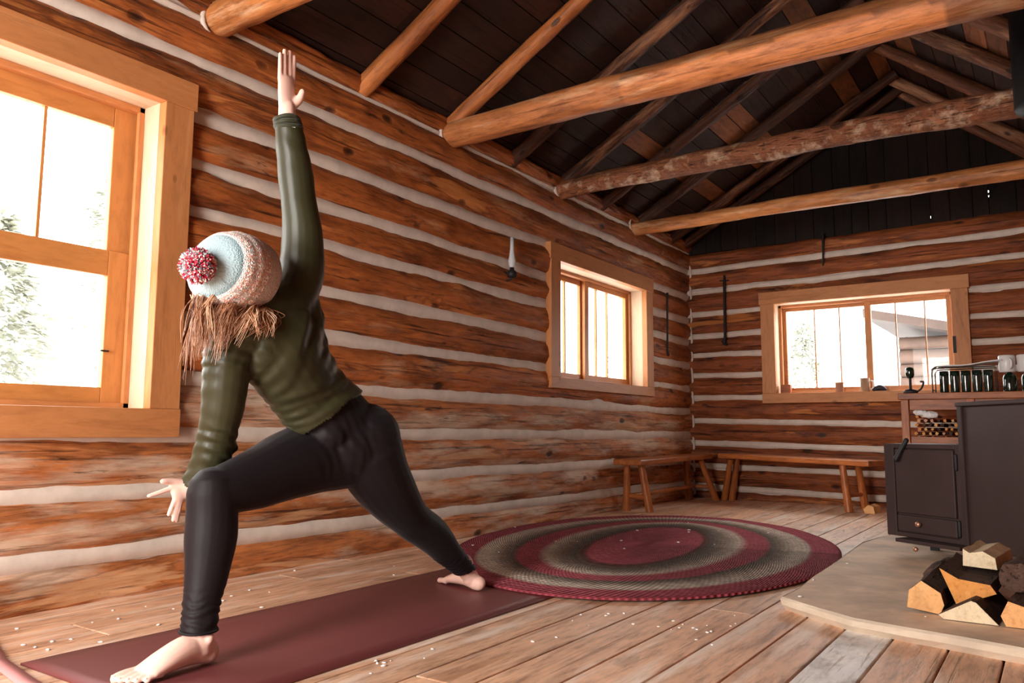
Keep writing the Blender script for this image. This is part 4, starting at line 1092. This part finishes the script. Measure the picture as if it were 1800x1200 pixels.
# front foot
FX, FY2 = -1.822, 0.0
bod.tube([(-1.832, 1.270, .13), (-1.828, 1.266, .09), (FX, 1.266, .055)], [.036, .036, .037], n=16, sub=3)
bod.ball((FX, 1.290, .036), (.030, .030, .028), n=16)
bod.tube([(FX, 1.285, .040), (FX, 1.235, .052), (FX - .002, 1.175, .040), (FX - .003, 1.128, .0250)], [(.029, .031), (.035, .038), (.043, .028), (.046, .0155)], n=18, side=(1, 0, 0), sub=4)
bod.ball((FX - .036, 1.268, .080), (.010, .012, .012), n=10); bod.ball((FX + .034, 1.272, .076), (.010, .012, .012), n=10)
TOES = ((-.032, 1.118, .044, .0130), (-.011, 1.116, .042, .0092), (.006, 1.120, .037, .0086), (.021, 1.126, .032, .0082), (.035, 1.135, .026, .0080))
for q, (dx, y0, L_, r_) in enumerate(TOES):
    bod.tube([(FX - .003 + dx, y0 + .01, .021), (FX - .004 + dx * 1.05, y0 - L_ * .5, .021), (FX - .005 + dx * 1.08, y0 - L_, .0155)], [r_, r_ * .92, r_], n=10, sub=3)
# back foot, toes turned to the wall
bod.tube([(-1.850, 2.39, .11), (-1.846, 2.408, .072), (-1.842, 2.420, .048)], [.032, .030, .031], n=14, sub=3)
bod.ball((-1.815, 2.428, .034), (.030, .026, .027), n=14)
fd = V((-.955, .297, 0)); fs_ = V((.297, .955, 0))
h0 = V((-1.822, 2.425, .036))
bod.tube([h0, h0 + fd * .06 + V((0, 0, .010)), h0 + fd * .12 + V((0, 0, .0)), h0 + fd * .165 + V((0, 0, -.010))], [(.027, .028), (.032, .030), (.038, .022), (.040, .0145)], n=16, side=tuple(fs_), sub=4)
for dx, L_, r_ in ((-.028, .042, .0115), (-.010, .040, .0085), (.006, .036, .008), (.020, .030, .0076), (.032, .024, .0074)):
    p = h0 + fd * .160 + fs_ * dx; p.z = .021
    bod.tube([p, p + fd * L_ * .5, p + fd * L_ - V((0, 0, .003))], [r_, r_ * .92, r_], n=10, sub=3)
# neck and head
HC = V((-1.845, 1.330, 1.026)); HU = V((.36, -.93, .02)).normalized(); HF = V((-.78, -.05, -.62)); HF = (HF - HU * HF.dot(HU)).normalized(); HS = HU.cross(HF)
bod.tube([(-1.866, 1.475, .935), (-1.855, 1.425, .975), (-1.843, 1.365, 1.012)], [.058, .050, .052], n=16, sub=3)
HM = Matrix(((HS.x, HF.x, HU.x), (HS.y, HF.y, HU.y), (HS.z, HF.z, HU.z)))
bod.ball(HC, (.074, .090, .098), n=26, M=HM)
bod.ball(HC - HU * .048 + HF * .035, (.055, .055, .058), n=20, M=HM)      # jaw
bod.tube([HC + HF * .084 + HU * .012, HC + HF * .104 - HU * .022], [.008, .012], n=10)   # nose
bod.tube([HC + HF * .086 - HU * .050 - HS * .018, HC + HF * .094 - HU * .050, HC + HF * .086 - HU * .050 + HS * .018], [.004, .007, .004], n=8, sub=3)   # lips
bod.ball(HC + HF * .078 - HU * .080, (.018, .016, .014), n=12, M=HM)      # chin
for q in (-1, 1):
    bod.ball(HC + HS * .074 * q - HU * .012, (.008, .018, .028), n=12, M=HM)   # ears
    bod.tube([HC + HF * .080 + HU * .022 + HS * q * .014, HC + HF * .076 + HU * .024 + HS * q * .042], .006, n=8)   # brow
body = organic(bod, .0036, 4, 'body', M_SKIN); local(body, per)
e_m = MB()
for q in (-1, 1): e_m.ball(HC + HF * .077 + HU * .006 + HS * q * .031, .011, n=12)
local(e_m.build('eyes', M_PAPER), per)
nm_ = MB()
for q, (dx, y0, L_, r_) in enumerate(TOES):
    nm_.ball((FX - .005 + dx * 1.08, y0 - L_ - r_ * .35, .0155 + r_ * .62), (r_ * .6, r_ * .55, .0025), n=10)
local(nm_.build('toe_nails', M_NAIL), per)

# leggings
lg = body_tubes(.007, arms=False, torso=False)
lg.tube([(-1.865, 1.81, .55), (-1.867, 1.76, .60), (-1.868, 1.715, .642), (-1.869, 1.680, .672)], [(.136, .112), (.130, .106), (.124, .099), (.118, .092)], n=24, side=(0, .71, .70), sub=3)
def leg_fn(c, n):
    k = 0
    if c.z < .20 and c.y < 1.5: k = .0022 * math.sin(c.z * 330 + 6 * mnoise.noise(c * 22)) * (1 if c.z < .165 else .3)
    if c.z < .14 and c.y > 2.2: k = .0018 * math.sin((c.z - c.y) * 240 + 5 * mnoise.noise(c * 20))
    # creases at the bend of the hip
    dd = (c - V((-1.82, 1.72, .56))).length
    if dd < .16: k += .0016 * (1 - dd / .16) * math.sin((c.y * .9 + c.z * .55) * 190 + 4 * mnoise.noise(c * 12))
    return c + n * (k + .0015 * mnoise.noise(c * 14))
def leg_cut(c):
    if c.y < 1.6 and c.z < .090: return True
    if c.y > 2.2 and c.z < .082 + (c.y - 2.40) * .35: return True
    return False
leg = organic(lg, .0055, 4, 'leggings', M_LEG, fn=leg_fn, cut=leg_cut); local(leg, per)
sm = leg.modifiers.new('s', 'SOLIDIFY'); sm.thickness = .003; sm.offset = -1
m = MB()
hem = [(-1.828 + .0455 * math.cos(a), 1.266 + .0455 * math.sin(a), .092) for a in [2 * math.pi * k / 28 for k in range(29)]]
m.tube(hem, .0035, n=6, cap=False); local(m.build('leggings_hem', M_LEG), per)

# shirt
sh = body_tubes(.010, legs=False)
sh.ball((-1.872, 1.668, .622), (.112, .072, .062), n=18)
sh.tube([(-1.866, 1.775, .595), (-1.868, 1.73, .632), (-1.87, 1.66, .69)], [(.137, .118), (.133, .112), (.126, .100)], n=24, side=(0, .71, .70), sub=3)
sh.tube([(-1.87, 1.465, .925), (-1.860, 1.425, .968), (-1.855, 1.395, .990)], [(.066, .066), (.062, .062), (.058, .058)], n=18)
SPD = V((0, -.66, .75))
def shirt_fn(c, n):
    p = (c - V((-1.87, 1.66, .70))); t = p.dot(SPD)     # distance up the spine
    lat = p.dot(V((0, .75, .66)))
    k = 0
    wv = 7 * mnoise.noise(V((t * 6, lat * 4, c.x * 7)))
    am = .35 + max(0, mnoise.noise(V((lat * 9, t * 5, c.x * 9 + 4)))) * 1.6
    if c.z < 1.10 and not (c.y < 1.42 and c.z < .76):
        w = max(0, 1 - abs(t + .0) / .17)
        k += .0125 * w * mnoise.noise(V((t * 40 + lat * 9, lat * 8, c.x * 7)))      # waist gathers
        w2 = max(0, 1 - abs(t - .20) / .12)
        k += .0150 * w2 * mnoise.noise(V((t * 26 - lat * 12, lat * 7, c.x * 6)))   # across the shoulder blades
    if c.y < 1.43 and c.z < .86:
        k += .0034 * am * math.sin(c.z * 170 + c.y * 60 + wv) * (1 if (c.z > .76 or c.z < .60) else .25)
    if c.z > 1.08:
        k += .0010 * am * math.sin(c.z * 80 + c.y * 60 + 9 * mnoise.noise(c * 6))
    return c + n * (k + .002 * mnoise.noise(c * 10))
def shirt_cut(c):
    p = c - V((-1.87, 1.715, .630))
    if p.dot(V((-.45, -.53, .85))) < .004 * math.sin(c.y * 60) : return True
    if c.z > 1.524 : return True
    if (c - V((-2.032, 1.350, .434))).dot(V((-.4, -.55, -.7))) > 0 and c.z < .5: return True
    if (c - V((-1.855, 1.400, .990))).dot(V((.1, -.75, .6))) > .0 and (c - V((-1.855, 1.39, .995))).length < .085: return True
    return False
shirt = organic(sh, .005, 4, 'long_sleeve_top', M_SHIRT, fn=shirt_fn, cut=shirt_cut); local(shirt, per)
sm = shirt.modifiers.new('s', 'SOLIDIFY'); sm.thickness = .003; sm.offset = -1
m = MB()
for k in range(3):
    z = 1.497 + .012 * k
    m.tube([(-1.86 + (.0385 - .001 * k) * math.cos(a), 1.5155 - .003 * k + (.0385 - .001 * k) * math.sin(a), z + .004 * math.sin(a * 2 + k)) for a in [2 * math.pi * q / 24 for q in range(25)]], .0062, n=8, cap=False)
o = local(m.build('sleeve_cuff', M_CUFFS), per)
m = MB(); m.box((-1.827, 1.500, 1.492), (.008, .020, .007), M=Matrix.Rotation(-.5, 3, 'Z')); local(m.build('cuff_mark', M_REFL), per)['label'] = 'small pale mark on the sleeve cuff'

# knit hat
hat = MB(); prof = []
for i in range(34):
    t = i / 33
    zz = -.075 + .19 * t
    q = max(0, min(1, (zz + .01) / .125))
    r = .1 if zz < -.01 else .101 * math.sqrt(max(0.0, 1 - q ** 2.3))
    if zz < -.035: r = .096 + .004 * math.sin((zz + .075) / .04 * math.pi)
    prof.append((max(r * 1.03, .001), zz, t))
n = 72; vs = []; lcs = []
for r, zz, t in prof:
    for k in range(n):
        a = 2 * math.pi * k / n
        rr = r * (1 + .012 * mnoise.noise(Vector((math.cos(a) * 3, math.sin(a) * 3, zz * 30)))) + (.0016 * math.sin(k * math.pi) if 0 else 0)
        rr += .0012 * math.sin(zz * 900)
        p = HC + HM @ Vector((rr * .96 * math.cos(a), rr * 1.05 * math.sin(a), zz)); vs.append(tuple(p)); lcs.append((t, a * .16, 0))
fs = [(i * n + k, i * n + (k + 1) % n, (i + 1) * n + (k + 1) % n, (i + 1) * n + k) for i in range(len(prof) - 1) for k in range(n)]
hat.add(vs, fs, lcs, .5, True)
ho_ = local(hat.build('knit_hat', M_HAT), per); sm = ho_.modifiers.new('s', 'SOLIDIFY'); sm.thickness = .006; sm.offset = -1
pm = MB(); PC = HC + HU * .138 + V((.002, -.012, -.016))
for k in range(2200):
    z = R.uniform(-1, 1); a = R.uniform(0, 6.283); s_ = math.sqrt(1 - z * z); d = V((s_ * math.cos(a), s_ * math.sin(a), z))
    L_ = R.uniform(.038, .0475); o1 = d.orthogonal().normalized(); o2 = d.cross(o1)
    c0 = PC + d * .008; c1 = PC + d * L_ + V((R.gauss(0, .0015), R.gauss(0, .0015), R.gauss(0, .0015)))
    w = .0022; tn = R.random()
    vs = [tuple(c0 + o1 * w), tuple(c0 - o1 * w * .5 + o2 * w * .87), tuple(c0 - o1 * w * .5 - o2 * w * .87), tuple(c1 + o1 * w), tuple(c1 - o1 * w * .5 + o2 * w * .87), tuple(c1 - o1 * w * .5 - o2 * w * .87)]
    pm.add(vs, [(0, 1, 4, 3), (1, 2, 5, 4), (2, 0, 3, 5), (3, 4, 5)], [(0, 0, 0)] * 6, tn, False)
pm.ball(PC, .036, n=16, tone=.1)
o = pm.build('pompom', M_POM); o.parent = ho_; o['label'] = 'red, white and blue wool pompom'
# hair falling from under the hat
hr = MB()
locks = []
for k in range(60):      # hair swept forward over the lowered shoulder
    u = R.random(); y0 = 1.25 + .16 * u
    e = V((-1.835 + R.gauss(0, .018), 1.222 + .105 * u + R.gauss(0, .014), .900 - .075 * R.random() - .05 * (1 - u)))
    locks.append((V((-1.865 + R.gauss(0, .014) + .03 * u, y0, .957)), e, 10, .005, V((.012 + .018 * u, -.016 * (1 - u), .012))))
for k in range(16):      # loops lying on the upper back
    y0 = 1.37 + .05 * R.random()
    locks.append((V((-1.812, y0, .935)), V((-1.782 + R.gauss(0, .006), y0 + R.gauss(-.02, .03), .880 - .025 * R.random())), 8, .005, V((.016, R.gauss(.01, .018), .004))))
for k in range(7): locks.append((V((-1.862, 1.245 + .02 * R.random(), .95)), V((-1.845 + R.gauss(0, .01), 1.212 + R.gauss(0, .008), .775 - abs(R.gauss(0, .03)))), 4, .005, V((.006, -.012, .004))))
hr.tube([(-1.862, 1.375, .985), (-1.850, 1.345, .945), (-1.838, 1.300, .905), (-1.838, 1.262, .868), (-1.842, 1.240, .835)], [(.050, .030), (.052, .030), (.040, .024), (.024, .016), (.006, .006)], n=16, side=(0, .7, .7), sub=4, tone=.18)
for st, e, nst, sp_, bw in locks:
    tn = R.gauss(.42, .22)
    for q in range(nst):
        o1 = V((R.gauss(0, sp_), R.gauss(0, sp_), R.gauss(0, sp_ * .4))); o2 = V((R.gauss(0, sp_ * 1.3), R.gauss(0, sp_ * 2.0), R.gauss(0, sp_ * 2.8)))
        a_, d_ = st + o1, e + o2
        b2_ = a_.lerp(d_, .33) + bw * .8 + V((0, R.gauss(0, .003), 0)); c2_ = a_.lerp(d_, .68) + bw + V((0, R.gauss(0, .004), 0))
        hr.tube([a_, b2_, c2_, d_], [.0013, .0012, .0009, .0003], n=4, sub=4, tone=min(1, max(0, tn + R.gauss(0, .15))), cap=False)
o = local(hr.build('hair', M_HAIR), per); o['label'] = 'loose auburn hair under the hat'

# ------------------------------------------------------------------ outside
sn_ = MB(); n = 60
vs = []; lcs = []
for j in range(n + 1):
    for i in range(n + 1):
        x = -60 + 100 * i / n; y = -40 + 110 * j / n
        dist = max(0, -x - 9); dist2 = max(0, y - 16)
        z = -.45 + .10 * dist ** 1.1 + .05 * dist2 + .25 * mnoise.noise(Vector((x * .2, y * .2, 0)))
        vs.append((x, y, z)); lcs.append((x, y, z))
fs = [(j * (n + 1) + i, j * (n + 1) + i + 1, (j + 1) * (n + 1) + i + 1, (j + 1) * (n + 1) + i) for j in range(n) for i in range(n)]
# leave the snow out under the cabin floor
fs = [f for f in fs]
sn_.add(vs, fs, lcs, .5, True); o = sn_.build('snow_ground', M_SNOW); tag(o, kind='structure')
def tree(x, y, z, h, rad, label, seed, dens=900):
    rt = empty('pine_tree', (x, y, z)); tag(rt, label, 'tree', 'pine trees in the snow outside')
    MB().log((0, 0, -.2), (0, 0, h), .09 * h / 5, .01, seed=seed, na=8, nl=12, rough=.01).build('trunk', M_TRUNK, rt)
    f = MB(); rr = random.Random(seed)
    for _ in range(dens):
        t = rr.random() ** .8; zz = h * (.10 + .9 * t); rmax = rad * (1 - t) ** .8 + .08
        a = rr.uniform(0, 6.283); q = rmax * math.sqrt(rr.random()) * (0.7 + .5 * mnoise.noise(Vector((a * 1.5, zz * 2, seed))))
        c = Vector((q * math.cos(a), q * math.sin(a), zz - q * .25)); L_ = rr.uniform(.08, .22)
        d = Vector((math.cos(a + rr.gauss(0, .5)), math.sin(a + rr.gauss(0, .5)), rr.gauss(-.2, .3))).normalized() * L_
        s_ = Vector((-d.y, d.x, rr.gauss(0, .05))).normalized() * .028; up = Vector((0, 0, .02))
        vs = [tuple(c), tuple(c + d * .5 + s_), tuple(c + d), tuple(c + d * .5 - s_), tuple(c + d * .5 + up)]
        f.add(vs, [(0, 1, 4), (1, 2, 4), (2, 3, 4), (3, 0, 4), (0, 3, 2, 1)], [(0, 0, 0)] * 5, rr.random(), False)
    f.build('foliage', M_NEEDLE, rt)
tree(-8.4, 3.4, -.45, 3.1, 1.3, 'pale bushy pine showing low through the large double-hung window', 11, 2600)
tree(-11.5, 6.2, -.2, 4.6, 1.5, 'pine behind the bushy one through the large window, by the sash latch', 12, 1500)
tree(-12.5, 4.0, -.1, 4.9, 1.4, 'tall pine against the pale sky at the large window pane', 13, 1500)
tree(-15.0, 29.0, .5, 3.2, 1.2, 'small dim pine through the lower panes of the sliding side window', 14, 700)
tree(-4.06, 16.0, -.3, 3.05, .62, 'thin pine seen through the end window, between its dividers', 15, 1100)
# neighbouring log shed seen through the end window
ex = empty('log_shed', (-1.2, 13.2, -.4)); tag(ex, 'weathered log shed with a sloping roof outside the end window', 'shed')
m = MB()
for i in range(14):
    z = -.3 + i * .2
    x0 = -1.90; xe = min(2.5, -2.30 + (2.34 - .16 - z) / .245)
    if xe < x0 + .2: continue
    m.log((x0, 13.0, z), (xe, 13.0, z), .105, .10, seed=200 + i, na=12, nl=24, rough=.008)
    if z < 2.1: m.log((x0 + .1, 13.0, z + .0), (x0 + .1, 16.0, z), .10, .10, seed=230 + i, na=10, nl=16, rough=.008)
local(m.build('log_walls', M_EXTW), ex)
for nm, mt_, zc, th, dep in (('roof', M_EXTR, 2.34, .13, 5.2), ('roof_snow', M_SNOW, 2.43, .05, 5.1)):
    m = MB(); x0, x1 = -2.30, 3.0; sl_ = -.245
    vs = [(x, y, zc + sl_ * (x + 2.30) + dz) for x in (x0, x1) for y in (12.5, 12.5 + dep) for dz in (-th / 2, th / 2)]
    m.add(vs, [(0, 1, 3, 2), (4, 6, 7, 5), (0, 4, 5, 1), (2, 3, 7, 6), (0, 2, 6, 4), (1, 5, 7, 3)], vs, .5, False); local(m.build(nm, mt_), ex)
